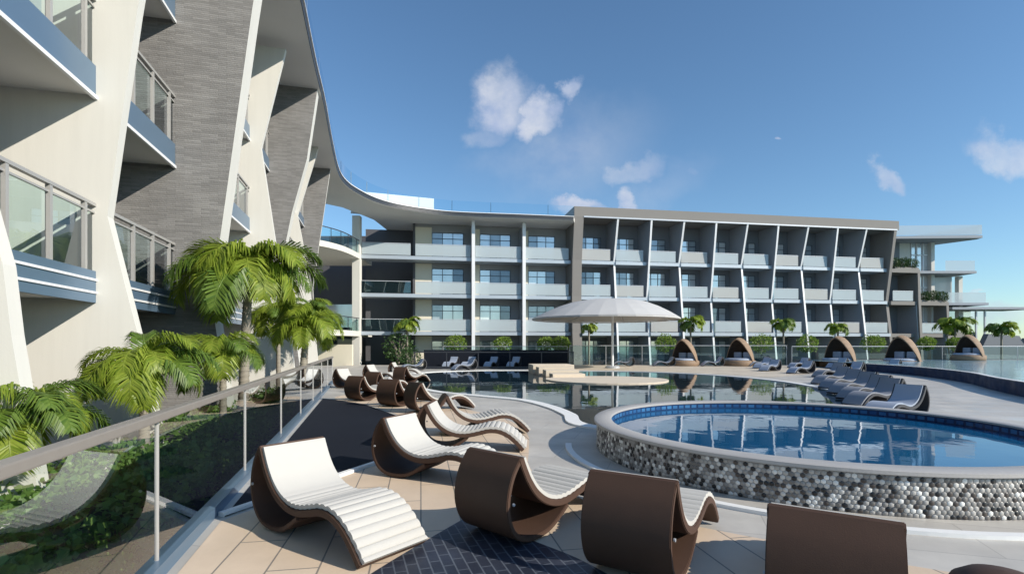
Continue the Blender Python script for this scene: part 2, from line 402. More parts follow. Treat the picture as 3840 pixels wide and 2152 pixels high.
# main pool: sheet of water with a raised light coping
JC = (4.4, 7.8); JR = 3.12
pool_pts = [(8.7,13.6),(10.6,16.4),(11.4,19.6),(11.6,23.4),(10.6,27.0),(8.2,30.0),(4.5,31.6),(0,32.2),(-3.6,31.2),(-5.6,28.4),(-5.7,25.2),(-4.6,21.8),(-2.6,17.9),(-0.9,16.2),(.4,15.0),(1.1,13.4),(1.45,11.8),(1.6,10.2),(3.5,9.2),(6.4,9.8)]
pool_sm = smooth2d(pool_pts, 8)
sheet('pool_water', pool_sm, 0.012, 'pool_water')
def ring_strip(name, pts, w, z0, z1, mat, closed=True, kind='structure', side=1, parent=None):
    mb = MB(); k = len(pts); nrm = []
    for i in range(k):
        a = Vector(pts[(i-1) % k] if closed else pts[max(i-1,0)]); b = Vector(pts[(i+1) % k] if closed else pts[min(i+1,k-1)])
        d = (b-a).normalized(); nrm.append(Vector((d.y, -d.x))*side)
    for i in range(k if closed else k-1):
        j = (i+1) % k
        a, b = Vector(pts[i]), Vector(pts[j]); a2, b2 = a+nrm[i]*w, b+nrm[j]*w
        n = len(mb.v)
        mb.v += [(a.x,a.y,z1),(b.x,b.y,z1),(b2.x,b2.y,z1),(a2.x,a2.y,z1),(a.x,a.y,z0),(b.x,b.y,z0),(b2.x,b2.y,z0),(a2.x,a2.y,z0)]
        for f in ((0,1,2,3),(4,5,1,0),(3,2,6,7)): mb.f.append(tuple(n+q for q in f)); mb.mi.append(0)
    o = mb.build(name, mat, parent)
    if kind: tag(o, kind=kind)
    return o
# keep the coping off the stretch that runs under the raised round pool
cop = [p for p in pool_sm if (Vector(p)-Vector(JC)).length > JR+.08]
start = max(range(len(cop)), key=lambda i: (Vector(cop[i])-Vector(cop[i-1])).length)
cop = cop[start:]+cop[:start]
ring_strip('pool_coping', cop, .30, 0.0, .035, 'white_stone', closed=False, side=1)

# island in the pool, reached by tan steps
isl = [(4.3+2.75*math.cos(a)*(1+.03*math.sin(3*a)), 23.4+2.5*math.sin(a)) for a in [2*PI*i/40 for i in range(40)]]
o = sheet('pool_island', isl, 0.055, 'step', thick=0.05)
st = thing('pool_steps', (1.9,28.4,0), 'flight of pale tan stone steps leading down to the round pool island', 'steps')
for i,(cx,cy,w,h) in enumerate(((2.7,25.4,1.6,.2),(2.5,26.6,1.7,.32),(2.3,27.8,1.9,.42),(2.2,29.4,2.3,.5))):
    MB().box((cx,cy,h/2+.013),(w,1.0 if i<3 else 1.9,h),rot=.1).build('step','step',st,bevel=.02)

# raised round mosaic pool
rp = thing('raised_pool', (JC[0],JC[1],0), 'raised round pool faced with black, grey and white mosaic dots', 'pool')
def cyl_wall(r, z0, z1, n, uvflip=False, z1f=None):
    mb = MB(); mb.uvs = []
    for i in range(n):
        a0, a1 = 2*PI*i/n, 2*PI*(i+1)/n
        mb.quad((JC[0]+r*math.cos(a0),JC[1]+r*math.sin(a0),z0),(JC[0]+r*math.cos(a1),JC[1]+r*math.sin(a1),z0),
                (JC[0]+r*math.cos(a1),JC[1]+r*math.sin(a1),z1),(JC[0]+r*math.cos(a0),JC[1]+r*math.sin(a0),z1))
        mb.uvs += [(a0*r,z0),(a1*r,z0),(a1*r,z1),(a0*r,z1)]
    return mb
def build_uv(mb, name, mat, parent, flip=False):
    o = mb.build(name, mat, parent, recalc=False, uv=False, smooth=40)
    uvl = o.data.uv_layers.new(name='UVMap').data
    for i, u in enumerate(mb.uvs): uvl[i].uv = u
    if flip: o.data.flip_normals()
    return o
gw = build_uv(cyl_wall(JR-.045, 0.0, .40, 120), 'mosaic_wall', 'grout', rp)
mb = MB(); crnd = random.Random(3)
cw, rh = .051, .043; nc = int(2*PI*JR/cw); cw = 2*PI*JR/nc
for row in range(10):
    zc = .018+row*rh*.98
    if zc+rh*.45 > .40: continue
    for q in range(nc):
        uc = (q+(row % 2)*.5)*cw
        k = len(mb.v); jx = crnd.uniform(-.0025, .0025); jz = crnd.uniform(-.002, .002)
        for ring, (sx, dr) in enumerate(((1.0, -.043), (.74, -.038))):
            for e in range(6):
                a = PI/6+e*PI/3
                uu = uc+jx+cw*.535*sx*math.cos(a)*.97; zz = max(.002, zc+jz+rh*.60*sx*math.sin(a))
                an = uu/JR; rr = JR+dr
                mb.v.append((JC[0]+rr*math.cos(an), JC[1]+rr*math.sin(an), zz))
        for e in range(6):
            f = (e+1) % 6; mb.f.append((k+e, k+f, k+6+f, k+6+e)); mb.mi.append(0)
        mb.f.append(tuple(k+6+e for e in range(6))); mb.mi.append(0)
mb.build('mosaic_chips', 'chips', gw, recalc=False, uv=False, smooth=80)
build_uv(cyl_wall(JR-.26, .10, .40, 120), 'tile_lining', 'pool_tile', rp, True)
mb = MB(); mb.lathe([(JR-.27,.405),(JR-.27,.43),(JR-.25,.44),(JR-.02,.44),(JR,.43),(JR,.395)], 120, (JC[0],JC[1],0), close=True)
mb.build('coping', 'coping', rp, smooth=40)
mb = MB(); n = 120
mb.v = [(JC[0]+(JR-.262)*math.cos(2*PI*i/n), JC[1]+(JR-.262)*math.sin(2*PI*i/n), .30) for i in range(n)]; mb.f = [tuple(range(n))]; mb.mi = [0]
mb.build('water_surface', 'jac_water', rp)
# white light-strip kerb curling round it, and the paler plinth between
arc = [(JC[0]+(JR+.36)*math.cos(a), JC[1]+(JR+.36)*math.sin(a)) for a in [R(172)+R(185)*i/80 for i in range(81)]]
o = ring_strip('kerb', arc, .095, 0.0, .035, 'white_stone', closed=False, side=1)

# infinity pool at the right
ip = thing('infinity_pool', (21.4,27,0), 'raised infinity pool with navy tiled edge at the right of the deck', 'pool')
edge = smooth2d([(21.9,33),(21.6,29.6),(20.9,26),(19.2,21.8),(17,18.2),(15.2,14.8),(13.8,11.5),(12.8,8)],6,False)
mb = MB()
for i in range(len(edge)-1):
    a, b = edge[i], edge[i+1]; mb.quad((a[0],a[1],0),(b[0],b[1],0),(b[0],b[1],.46),(a[0],a[1],.46))
mb.build('pool_edge', 'navy_tile', ip, recalc=False)
mb = MB(); mb.v = [(x+.06,y,.455) for x,y in edge]+[(58,8,.455),(58,40,.455),(22.2,40,.455)]; mb.f=[tuple(range(len(mb.v)))]; mb.mi=[0]
o = mb.build('water_surface', 'inf_water', ip)
ring_strip('rim', edge, .14, .44, .475, 'white_stone', closed=False, kind=None, side=-1, parent=ip)
mb = MB(); mb.box((40,40.1,.23),(36,.2,.5)); mb.box((40,38,.2),(.3,.3,.4)); mb.build('far_wall','concrete',ip)

# ------------------------------------------------------------------ glass fences
def glass_fence(name, pts, h, label, post_every, glass, post_mat, rail_mat, rail_w=.075, rail_h=.06, group=None, base=True, post_r=.022):
    t = thing(name, (pts[0][0],pts[0][1],0), label, 'fence', group)
    mr = MB(); mbs = MB(); posts = []
    for i in range(len(pts)-1):
        a, b = Vector((*pts[i],0)), Vector((*pts[i+1],0)); Ln = (b-a).length; d=(b-a)/Ln
        mr.bar(a+Vector((0,0,h)), b+Vector((0,0,h)), rail_w, rail_h)
        if base: mbs.bar(a+Vector((0,0,.05)), b+Vector((0,0,.05)), .12, .1)
        k = max(1, round(Ln/post_every))
        for j in range(k):
            p, q = a+d*(Ln*j/k), a+d*(Ln*(j+1)/k)
            posts.append(p)
            g = MB(); z0 = .1 if base else .03
            p2, q2 = p+d*.03, q-d*.03; nn = Vector((-d.y,d.x,0))*.0
            g.quad(p2+Vector((0,0,z0)), q2+Vector((0,0,z0)), q2+Vector((0,0,h-rail_h/2)), p2+Vector((0,0,h-rail_h/2)))
            g.build('glass_panel', glass, t, recalc=False)
    posts.append(Vector((*pts[-1],0)))
    for p in posts:
        MB().tube([p, p+Vector((0,0,h-rail_h/2))], post_r, 8).build('post', post_mat, t, smooth=40)
    mr.build('handrail', rail_mat, t, bevel=.01)
    if base: mbs.build('base_channel', 'fascia', t)
    return t
glass_fence('glass_fence', [(fence_x(-4.19),-4.19),(fence_x(21.8),21.8)], 1.10, 'long glass balustrade with thick taupe handrail running beside the loungers and garden', 2.6, 'fence_glass', 'post', 'rail', .085, .06, post_r=.014)
glass_fence('glass_fence', [(-5.5,41.2),(4.4,41.2)], 1.5, 'far glass balustrade behind the dark sunken lounge, under the white columns', 2.5, 'glass', 'pale_metal', 'pale_metal', .04,.04, base=False)
glass_fence('glass_fence', [(4.6,41.2),(21.9,41.2)], 1.56, 'far glass balustrade behind the wicker daybeds and the row of loungers', 2.9, 'glass', 'pale_metal', 'pale_metal', .04,.04, base=False)
glass_fence('glass_fence', [(22.2,41.0),(58,41.0)], 1.5, 'long glass balustrade beyond the infinity pool at the right', 3.0, 'glass', 'pale_metal', 'pale_metal', .05,.05, base=False)

# ------------------------------------------------------------------ left building
PO = Vector((-6.6, 8.2, 0)); DV = Vector((-.25, .968, 0)); NV = Vector((.968, .25, 0))
def P(s, p, z): return PO + DV*s + NV*p + Vector((0,0,z))
lb = thing('hotel_wing', tuple(P(0,0,-1.7)), 'near hotel wing of white and grey stone fins with glass balconies', 'hotel building')
def fin(name, s, lead, mat, thick=.2, inner=-6.0, edge_mat=None):
    pts = [P(s,p,z) for p,z in lead]+[P(s,inner,lead[-1][1]),P(s,inner,lead[0][1])]
    k = len(pts); sm = [1 if i < len(lead)-1 else 0 for i in range(k)]
    return MB().prism(pts, DV*thick, 0, sm).build(name, [mat, edge_mat or mat], lb)
H = 1.6
ROOF_Z = 12.3
fin('fin', -6.7, [(1.4,ROOF_Z),(.5,8),(.2,3.6),(1.3,-1.7)], 'plaster')
fin('fin', -3.4, [(1.2,ROOF_Z),(.5,7.0),(.42,3.8),(.75,2.4),(.82,1.7),(1.3,-1.7)], 'plaster')
fin('fin', 0.0, [(1.35,ROOF_Z),(.57,7.0),(.155,3.65),(.6,1.65),(.82,.5),(1.22,-1.7)], 'plaster')
fin('fin', 3.3, [(1.98,ROOF_Z),(1.545,9.2),(.885,3.95),(.72,2.6),(1.0,.5),(1.25,-1.7)], 'stone_clad', thick=.62, edge_mat='plaster')
fin('fin', 10.1, [(1.16,ROOF_Z-.25),(.36,8.5),(.8,5.4),(1.25,2.4),(1.75,-1.7)], 'plaster')
fin('fin', 13.4, [(1.86,ROOF_Z),(1.45,9.35),(.87,7.1),(.55,5.4),(1.0,2.0),(1.5,-1.7)], 'stone_clad', thick=.55, edge_mat='plaster')
fin('fin', 20.1, [(1.2,ROOF_Z),(.14,8.55),(.42,7.0),(.9,3.5),(1.4,-1.7)], 'plaster')
fin('fin', 23.6, [(1.5,ROOF_Z),(.9,8),(.5,5),(.9,-1.7)], 'stone_clad', edge_mat='plaster')
bays = [(-6.32,-3.4),(-3.02,0),(.38,3.3),(3.92,10.1),(10.48,13.4),(13.95,20.1),(20.48,23.6)]
for bi,(s0,s1) in enumerate(bays):
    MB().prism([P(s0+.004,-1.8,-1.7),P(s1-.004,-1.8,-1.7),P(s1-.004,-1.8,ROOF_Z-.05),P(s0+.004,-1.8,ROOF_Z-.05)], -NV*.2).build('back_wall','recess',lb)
    for fi, zb in enumerate((2.33,5.55,8.75)):
        a, b = s0+.003, s1-.003
        MB().prism([P(a,-1.78,zb),P(b,-1.78,zb),P(b,-.06,zb),P(a,-.06,zb)], (0,0,.36)).build('slab','soffit',lb)
        lo = .33 if fi == 0 else .30
        fz = zb - (.06 if fi == 0 else .03)
        fa = MB().prism([P(a,-.055,fz),P(b,-.055,fz),P(b,0.0,fz),P(a,0.0,fz)], (0,0,.50)).build('fascia','fascia',lb)
        tr = MB()
        if fi == 0:
            for zz in (fz+.14, fz+.34): tr.prism([P(a,.001,zz),P(b,.001,zz),P(b,.02,zz),P(a,.02,zz)], (0,0,.035))
        else:
            tr.prism([P(a,-.03,fz-.035),P(b,-.03,fz-.035),P(b,.025,fz-.035),P(a,.025,fz-.035)], (0,0,.06))
        tr.build('trim','white_trim',fa)
        zt = fz+.50; n = max(2, round((b-a)/1.15))
        bal = MB().bar(P(a,-.03,zt+1.05),P(b,-.03,zt+1.05),.07,.05)
        bal.bar(P(a,-.03,zt+.93),P(b,-.03,zt+.93),.03,.03)
        rl = bal.build('handrail','post',lb)
        g = MB(); g.quad(P(a,-.05,zt),P(b,-.05,zt),P(b,-.05,zt+.92),P(a,-.05,zt+.92)); g.build('glass_panel','glass',lb,recalc=False)
        for k in range(n):
            ss = b-.28-(b-a-.4)*k/max(1,n)
            MB().box(tuple(P(ss,-.03,zt+.51)),(.06,.06,1.02),rot=math.atan2(DV.y,DV.x)).build('rail_post','post',lb)
        # sliding glass doors
        w = MB(); dz = zb+.37
        w.prism([P(a+.3,-1.78,dz),P(b-.3,-1.78,dz),P(b-.3,-1.78,dz+2.3),P(a+.3,-1.78,dz+2.3)], NV*.02)
        pane = w.build('door_pane','dark_pane',lb)
        f = MB()
        for q in range(4):
            ss = a+.3+(b-a-.6)*q/3; f.bar(P(ss,-1.74,dz),P(ss,-1.74,dz+2.3),.06,.06)
        f.bar(P(a+.3,-1.74,dz+2.3),P(b-.3,-1.74,dz+2.3),.06,.06); f.build('door_frame','frame',pane)

# roof sweeping from the near wing round the corner to the far block
outer = [tuple(P(-9,1.98,0))[:2], (-6.57,16.0),(-7.62,19.9),(-8.45,23.2),(-9.75,27.9),(-10.85,32.2),(-11.15,34.6),(-10.9,36.7),(-10.15,38.9),(-8.7,40.7),(-6.1,42.3),(-3.6,43.0),(.4,43.6),(5.3,44.4)]
o_sm = outer[:1]+smooth2d(outer[1:],6,False)
inner = [(7.0,52.5),(-11.6,49),(-11.8,44.2),(-12.4,42.4),(-13.2,40.2),(-14.6,38.7),(-16.2,38.0),(-23,37.6),tuple(P(-9,-7,0))[:2]]
roofpoly = [(x,y,ROOF_Z) for x,y in o_sm+inner]
MB().prism(roofpoly, (0,0,.32)).build('roof','soffit',lb)
rt = MB()
for i in range(len(o_sm)-1):
    a, b = o_sm[i], o_sm[i+1]; rt.bar((a[0],a[1],ROOF_Z+.17),(b[0],b[1],ROOF_Z+.17),.05,.3)
rt.build('roof_edge','dark_metal',lb)
rt2 = MB()
for i in range(len(o_sm)-1):
    a, b = o_sm[i], o_sm[i+1]; rt2.bar((a[0]+.04,a[1]-.02,ROOF_Z+.33),(b[0]+.04,b[1]-.02,ROOF_Z+.33),.08,.05)
rt2.build('edge_trim','white_trim',lb)
rg = MB()
for i in range(len(o_sm)-1):
    a, b = o_sm[i], o_sm[i+1]; rg.quad((a[0],a[1],ROOF_Z+.36),(b[0],b[1],ROOF_Z+.36),(b[0],b[1],ROOF_Z+1.25),(a[0],a[1],ROOF_Z+1.25))
rg.build('roof_balustrade','roof_glass',lb,recalc=False)
for i in range(4,len(o_sm),6):
    x,y = o_sm[i]; MB().box((x-.03,y+.03,ROOF_Z+.8),(.04,.04,.9)).build('balustrade_post','pale_metal',lb)
MB().box((-10.1,43.6,ROOF_Z+1.02),(6.6,2.4,1.25),rot=.35).build('roof_cabin','white_trim',lb)
# corner ring balconies and white column
for zt in (9.15, 2.75):
    front = smooth2d([(-15.6,36.0),(-14.9,36.5),(-13.9,37.1),(-13.1,38.6),(-12.75,40.2),(-12.6,42.6)],6,False)
    poly = [(x,y,zt-.42) for x,y in front]+[(-12.6,46.5,zt-.42),(-24,46.5,zt-.42),(-24,36,zt-.42)]
    MB().prism(poly,(0,0,.42)).build('ring_slab','plaster',lb)
    rr = MB(); gg = MB()
    for i in range(len(front)-1):
        a,b = front[i],front[i+1]
        rr.bar((a[0],a[1],zt+1.05),(b[0],b[1],zt+1.05),.06,.06); gg.quad((a[0]-.05,a[1]+.05,zt),(b[0]-.05,b[1]+.05,zt),(b[0]-.05,b[1]+.05,zt+1.0),(a[0]-.05,a[1]+.05,zt+1.0))
        if i%4==0: rr.box((a[0],a[1],zt+.52),(.04,.04,1.04))
    rr.build('ring_rail','dark_metal',lb); gg.build('ring_glass','glass',lb,recalc=False)
MB().box((-12.9,43.0,5.3),(.62,.62,14.0)).build('column','plaster',lb)
MB().box((-19,50,5.2),(16,.4,13.8)).build('corner_wall','dark_wall',lb)
MB().box((-21.5,43,5.0),(.4,13.5,12.5)).build('corner_wall','recess',lb)
for (x,z,w,h) in ((-16.5,-.2,3.4,2.6),(-16.5,3.3,3,2.2),(-17,10.4,4.5,1.5)):
    MB().box((x,49.7,z+h/2),(w,.12,h)).build('corner_window','pane' if z==3.3 else 'dark_pane',lb)
MB().box((-14.8,41.2,.55),(4.2,.3,2.2)).build('entry_wall','cream',lb)

# ------------------------------------------------------------------ far building
EV = Vector((.986,.165,0)); FN = Vector((.165,-.986,0)); QO = Vector((7.58,46.5,0))
def Q(a,p,z): return QO+EV*a+FN*p+Vector((0,0,z))
fb = thing('hotel_block', tuple(Q(0,0,-1.7)), 'four storey hotel block across the pool with a grid of shaded balconies', 'hotel building')
FRM = 12.85; FRT = 13.72
tops = (-.45,2.75,5.95,9.15)
A0, A1 = -2.33, 30.55
# roof frame
MB().prism([Q(A0,-8,FRM),Q(A1,-8,FRM),Q(A1,1.0,FRM),Q(A0,1.0,FRM)],(0,0,FRT-FRM)).build('roof_fascia','concrete',fb)
ti = MB().prism([Q(A0+.85,.85,FRM-.06),Q(A1-.2,.85,FRM-.06),Q(A1-.2,1.03,FRM-.06),Q(A0+.85,1.03,FRM-.06)],(0,0,.12)); ti.build('fascia_trim','pale_metal',fb)
FO = [(1.0,FRM),(.0,9.15),(.42,5.95),(.84,2.75),(1.25,-1.7)]
FE = [(1.0,FRM),(.48,9.15),(.02,5.95),(.42,2.75),(.95,-1.7)]
def ffin(a, lead, thick, mat, z0=None, inner=-1.8, name='fin'):
    pts = [Q(a,p,z) for p,z in lead]+[Q(a,inner,lead[-1][1]),Q(a,inner,lead[0][1])]
    k=len(pts); sm=[1 if i<len(lead)-1 else 0 for i in range(k)]
    return MB().prism(pts, EV*thick,0,sm).build(name,[mat,'white_trim' if mat=='fin_paint' else mat],fb)
ffin(A0,[(1.0,FRM),(.45,9.15),(.3,5.95),(.42,2.75),(.8,-1.7)],.85,'concrete',name='end_fin',inner=-8)
fa = [A0+.85]+[1.69+3.157*k for k in range(10)]
for k in range(10):
    ffin(fa[k+1]-.08, FO if k%2==0 else FE, .17 if k<9 else .3, 'fin_paint' if k<9 else 'concrete')
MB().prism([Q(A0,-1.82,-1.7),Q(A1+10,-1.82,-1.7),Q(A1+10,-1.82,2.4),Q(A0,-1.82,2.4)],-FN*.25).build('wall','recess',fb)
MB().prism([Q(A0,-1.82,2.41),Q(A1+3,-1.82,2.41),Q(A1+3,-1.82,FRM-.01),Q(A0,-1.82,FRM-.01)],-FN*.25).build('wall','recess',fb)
wrnd = random.Random(5)
def window(a0,a1,z0,z1,p,parent=fb,warm=False):
    fr = MB()
    def b(aa,zz,ab,zb,w=.07): fr.bar(Q(aa,p+.03,zz),Q(ab,p+.03,zb),w,.06)
    n = 3 if a1-a0>1.4 else 2
    for i in range(n+1):
        aa=a0+(a1-a0)*i/n; fr.bar(Q(aa,p+.03,z0),Q(aa,p+.03,z1),.045,.05)
    zt=z0+(z1-z0)*.78
    for zz in (z0,zt,z1): fr.bar(Q(a0,p+.031,zz),Q(a1,p+.031,zz),.05,.045)
    f = fr.build('window','frame',parent)
    # each pane with its own curtain tone
    for i in range(n):
        b0, b1 = a0+(a1-a0)*i/n, a0+(a1-a0)*(i+1)/n
        m = wrnd.choice(('pane','pane','pane','pane_mid','pane_mid','pane_dim'))
        MB().prism([Q(b0+.001,p,z0),Q(b1-.001,p,z0),Q(b1-.001,p,z1),Q(b0+.001,p,z1)],-FN*.03).build('pane',m,f)
def balustrade(a0,a1,z,p,mat='frost'):
    g = MB(); g.prism([Q(a0,p,z+.06),Q(a1,p,z+.06),Q(a1,p,z+1.0),Q(a0,p,z+1.0)],FN*.02)
    o = g.build('balustrade',mat,fb)
    r = MB().bar(Q(a0,p+.01,z+1.04),Q(a1,p+.01,z+1.04),.05,.05); r.build('handrail','pale_metal',o)
    return o
# frame bays
for k in range(10):
    a0 = fa[k]+(.01 if k==0 else .1); a1 = fa[k+1]-.09
    for fi,zt in enumerate(tops):
        fo = (1.0,.6,.2,.2)[fi] if k<9 else .3
        if fi>0:
            pf = (.0,.62,.22,.18)[fi]
            MB().prism([Q(a0,-1.8,zt-.30),Q(a1,-1.8,zt-.30),Q(a1,pf,zt-.30),Q(a0,pf,zt-.30)],(0,0,.30)).build('slab','steel',fb)
            balustrade(a0+.05,a1-.32,zt,pf-.1,'frost' if (k+fi)%3 else 'frost_warm')
        window(a0+.35,a0+2.5,zt+.05,zt+2.45,-1.8+.02)
# left bays with slim columns
la = [-16.2,-11.1,-6.66,-2.36]
WP=-1.75
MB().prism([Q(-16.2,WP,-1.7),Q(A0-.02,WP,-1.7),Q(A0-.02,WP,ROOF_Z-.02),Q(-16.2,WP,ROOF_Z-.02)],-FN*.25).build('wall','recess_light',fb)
for fi,zt in enumerate(tops[1:]):
    MB().prism([Q(-20.6,-1.7,zt-.3),Q(A0-.05,-1.7,zt-.3),Q(A0-.05,0,zt-.3),Q(-20.6,0,zt-.3)],(0,0,.3)).build('slab','steel',fb)
for i in range(3):
    b0,b1 = la[i],la[i+1]
    if i>0:
        MB().prism([Q(b0-.14,.05,-1.7),Q(b0+.14,.05,-1.7),Q(b0+.14,.33,-1.7),Q(b0-.14,.33,-1.7)],(0,0,ROOF_Z+1.68)).build('column','white_trim',fb)
        for zt in tops: MB().prism([Q(b0-.1,-1.7,zt+.01),Q(b0+.1,-1.7,zt+.01),Q(b0+.1,-.05,zt+.01),Q(b0-.1,-.05,zt+.01)],(0,0,2.85)).build('divider','fin_paint',fb)
    for fi,zt in enumerate(tops):
        w0 = b0+(1.62 if i==0 else .78)
        w1 = w0+2.75 if i<2 else w0+2.45
        MB().prism([Q(b0+.15,WP+.003,zt+.003),Q(w0-.03,WP+.003,zt+.003),Q(w0-.03,WP+.003,zt+2.86),Q(b0+.15,WP+.003,zt+2.86)],FN*.05).build('cream_panel','cream',fb)
        window(w0,w1,zt+.05,zt+2.4,WP+.02)
        if fi>0: balustrade(b0+.2,b1-.2,zt,-.06)
# dark corner bay
MB().prism([Q(-20.6,-4.6,-1.7),Q(-16.25,-4.6,-1.7),Q(-16.25,-4.6,ROOF_Z-.02),Q(-20.6,-4.6,ROOF_Z-.02)],-FN*.25).build('wall','dark_wall',fb)
MB().prism([Q(-16.25,-4.6,-1.7),Q(-16.25,-1.6,-1.7),Q(-16.25,-1.6,ROOF_Z-.02),Q(-16.25,-4.6,ROOF_Z-.02)],EV*.2).build('wall','dark_wall',fb)
for zt in tops[1:]:
    balustrade(-20.4,-16.4,zt,-.06,'frost' if zt>9 else M['glass'] and 'glass')
# stepped right end with planters
steps = [(9.15,33.6,5.95),(5.95,37.1,2.75),(2.75,40.5,-.45)]
for i,(ztop,aend,zlow) in enumerate(steps):
    ast = A1-.2 if i==0 else steps[i-1][1]-.3
    MB().prism([Q(fa[10]+.25,-3.5,ztop-.36),Q(aend,-3.5,ztop-.36),Q(aend,.42-.1*i,ztop-.36),Q(fa[10]+.25,.42-.1*i,ztop-.36)],(0,0,.36)).build('roof_slab','concrete',fb)
    ffin(aend-.28,[(.42-.1*i,ztop-.37),(.5-.05*i,zlow),(.9,-1.7)],.28,'concrete',inner=-3.5)
    MB().prism([Q(A1,-3.3,zlow),Q(aend-.3,-3.3,zlow),Q(aend-.3,-3.3,ztop-.37),Q(A1,-3.3,ztop-.37)],-FN*.2).build('wall','dark_wall',fb)
    balustrade((A1+.1) if i==0 else steps[i-1][1]-.1, aend-.6, zlow, .2)
    if i>0:
        ffin(steps[i-1][1]-.35,[(.3,ztop-.37),(.75,-1.7)],.16,'fin_paint')
    MB().prism([Q(ast+.4,-.25,ztop+.002),Q(aend-.1,-.25,ztop+.002),Q(aend-.1,.38-.1*i,ztop+.002),Q(ast+.4,.38-.1*i,ztop+.002)],(0,0,.18)).build('planter','concrete',fb)

# pavilion at the far right end
pv = thing('end_pavilion', (42,54,-1.7), 'pale glazed end pavilion with overhanging roof decks beyond the hotel block', 'building')
def pbox(n, x0,x1,y0,y1,z0,z1,mat,par=None): return MB().box(((x0+x1)/2,(y0+y1)/2,(z0+z1)/2),(x1-x0,y1-y0,z1-z0)).build(n,mat,par or pv)
MB().prism([(37.5,51.8,12.25),(46.8,51.4,12.25),(46.9,52.2,12.25),(43.5,57.5,12.25),(37.5,57.5,12.25)],(0,0,.26)).build('roof','fin_paint',pv)
mb=MB(); mb.quad((37.9,51.8,12.6),(46.75,51.4,12.6),(46.75,51.4,13.55),(37.9,51.8,13.55)); mb.quad((46.75,51.4,12.6),(43.5,57.4,12.6),(43.5,57.4,13.55),(46.75,51.4,13.55)); mb.build('roof_balustrade','frost',pv,recalc=False)
pbox('wall',39.5,41.6,54,56,-1.7,12.24,'plaster')
pbox('curtain_wall',41.62,43.5,54.1,56,-1.7,12.24,'pane')
fr=MB()
for x in (41.7,42.3,42.95): fr.box((x,54.03,8),(.08,.12,8.4))
for z in (4,7.6,11): fr.box((42.5,54.02,z),(1.8,.1,.1))
fr.build('mullion','white_trim',pv)
pbox('column',43.5,43.85,53.6,54.2,-1.7,12.24,'plaster')
pbox('deck_slab',40.5,47.3,52.6,57,8.9,9.15,'fin_paint')
mb=MB(); mb.quad((44.2,52.7,9.15),(47.2,52.7,9.15),(47.2,52.7,10.2),(44.2,52.7,10.2)); mb.build('deck_balustrade','frost',pv,recalc=False)
pbox('wall',43.9,46.3,54.4,56,5.5,8.74,'frost_warm'); pbox('column',46.35,46.75,53.6,54.1,2.0,8.74,'plaster')
mb=MB(); mb.quad((44.6,53,5.95),(48.6,53,5.95),(48.6,53,7.0),(44.6,53,7.0)); mb.build('deck_balustrade','frost',pv,recalc=False)
pbox('deck_slab',43.9,48.8,52.9,57,5.69,5.94,'fin_paint')
MB().prism([(44.5,52.2,5.2),(52.2,52.2,5.2),(52.6,52.8,5.2),(52.2,55,5.2),(44.5,55,5.2)],(0,0,.24)).build('terrace_roof','fin_paint',pv)
for x in (47.4,48.3): pbox('column',x,x+.14,52.8,52.94,.2,5.19,'pale_metal')
pbox('wall',46.5,48.1,54.2,55,1.2,5.19,'pane')
# slanted grey terrace walls at the garden end
tw = thing('terrace_wall', (45,51,-1.7), 'low slanted grey terrace walls below the end pavilion', 'wall')
MB().prism([(44.5,50.5,-1.7),(52,50.5,-1.7),(49.6,50.5,2.5),(46.6,50.5,2.7)],(0,.6,0)).build('wall_panel','recess',tw)
MB().prism([(50.6,51.5,-1.7),(57.2,51.5,-1.7),(55,51.5,2.3),(51.4,51.5,2.3)],(0,.6,0)).build('wall_panel','recess',tw)
MB().bar((50.4,50.2,2.6),(52.4,50.2,.2),.12,.12).build('coping','white_trim',tw)

# distant land on the right
pts=[]; x=75
hl = MB(); prof=[]
for i in range(60):
    xx = 150+i*22; prof.append((xx, 420+ i*2, max(.5, 5.5+3.5*mnoise.noise(Vector((i*.35,0,0))))))
for i in range(59):
    a,b = prof[i],prof[i+1]
    hl.quad((a[0],a[1],-1.8),(b[0],b[1],-1.8),(b[0],b[1]+14,b[2]),(a[0],a[1]+14,a[2])); hl.quad((a[0],a[1]+14,a[2]),(b[0],b[1]+14,b[2]),(b[0],b[1]+60,-1.8),(a[0],a[1]+60,-1.8))
tag(hl.build('hill','far_green'), kind='structure')

# ------------------------------------------------------------------ plants
def leaf_cloud(mb, c, r, n, size, seed, squash=(1,1,1), surface=.55, box=False):
    rnd = random.Random(seed)
    for _ in range(n):
        if box:
            # leaves near the faces of a soft box
            v = Vector((rnd.uniform(-1,1),rnd.uniform(-1,1),rnd.uniform(-1,1)))
            ax = rnd.choice((0,1,2,2)); v[ax] = (1 if rnd.random()<.75 else -1)*rnd.uniform(.75,1.0)
        else:
            v = Vector((rnd.gauss(0,1),rnd.gauss(0,1),rnd.gauss(0,1))); v.normalize()
            v *= surface+(1-surface)*rnd.random()**.6
        p0 = Vector((c[0]+v.x*r*squash[0], c[1]+v.y*r*squash[1], c[2]+v.z*r*squash[2]))
        bump = mnoise.noise(p0*1.7)*.22*r + mnoise.noise(p0*5)*.10*r
        p = p0+Vector((v.x*bump,v.y*bump,v.z*bump))
        d = Vector((rnd.gauss(v.x*.6,.7),rnd.gauss(v.y*.6,.7),rnd.gauss(v.z*.5+.2,.6))); d.normalize()
        sd = d.cross(Vector((rnd.gauss(0,1),rnd.gauss(0,1),rnd.gauss(0,1)))); sd.normalize()
        s = size*rnd.uniform(.6,1.35)
        tip = p+d*s-Vector((0,0,s*.25))
        mb.quad(p, p+d*s*.5+sd*s*.28, tip, p+d*s*.5-sd*s*.28)
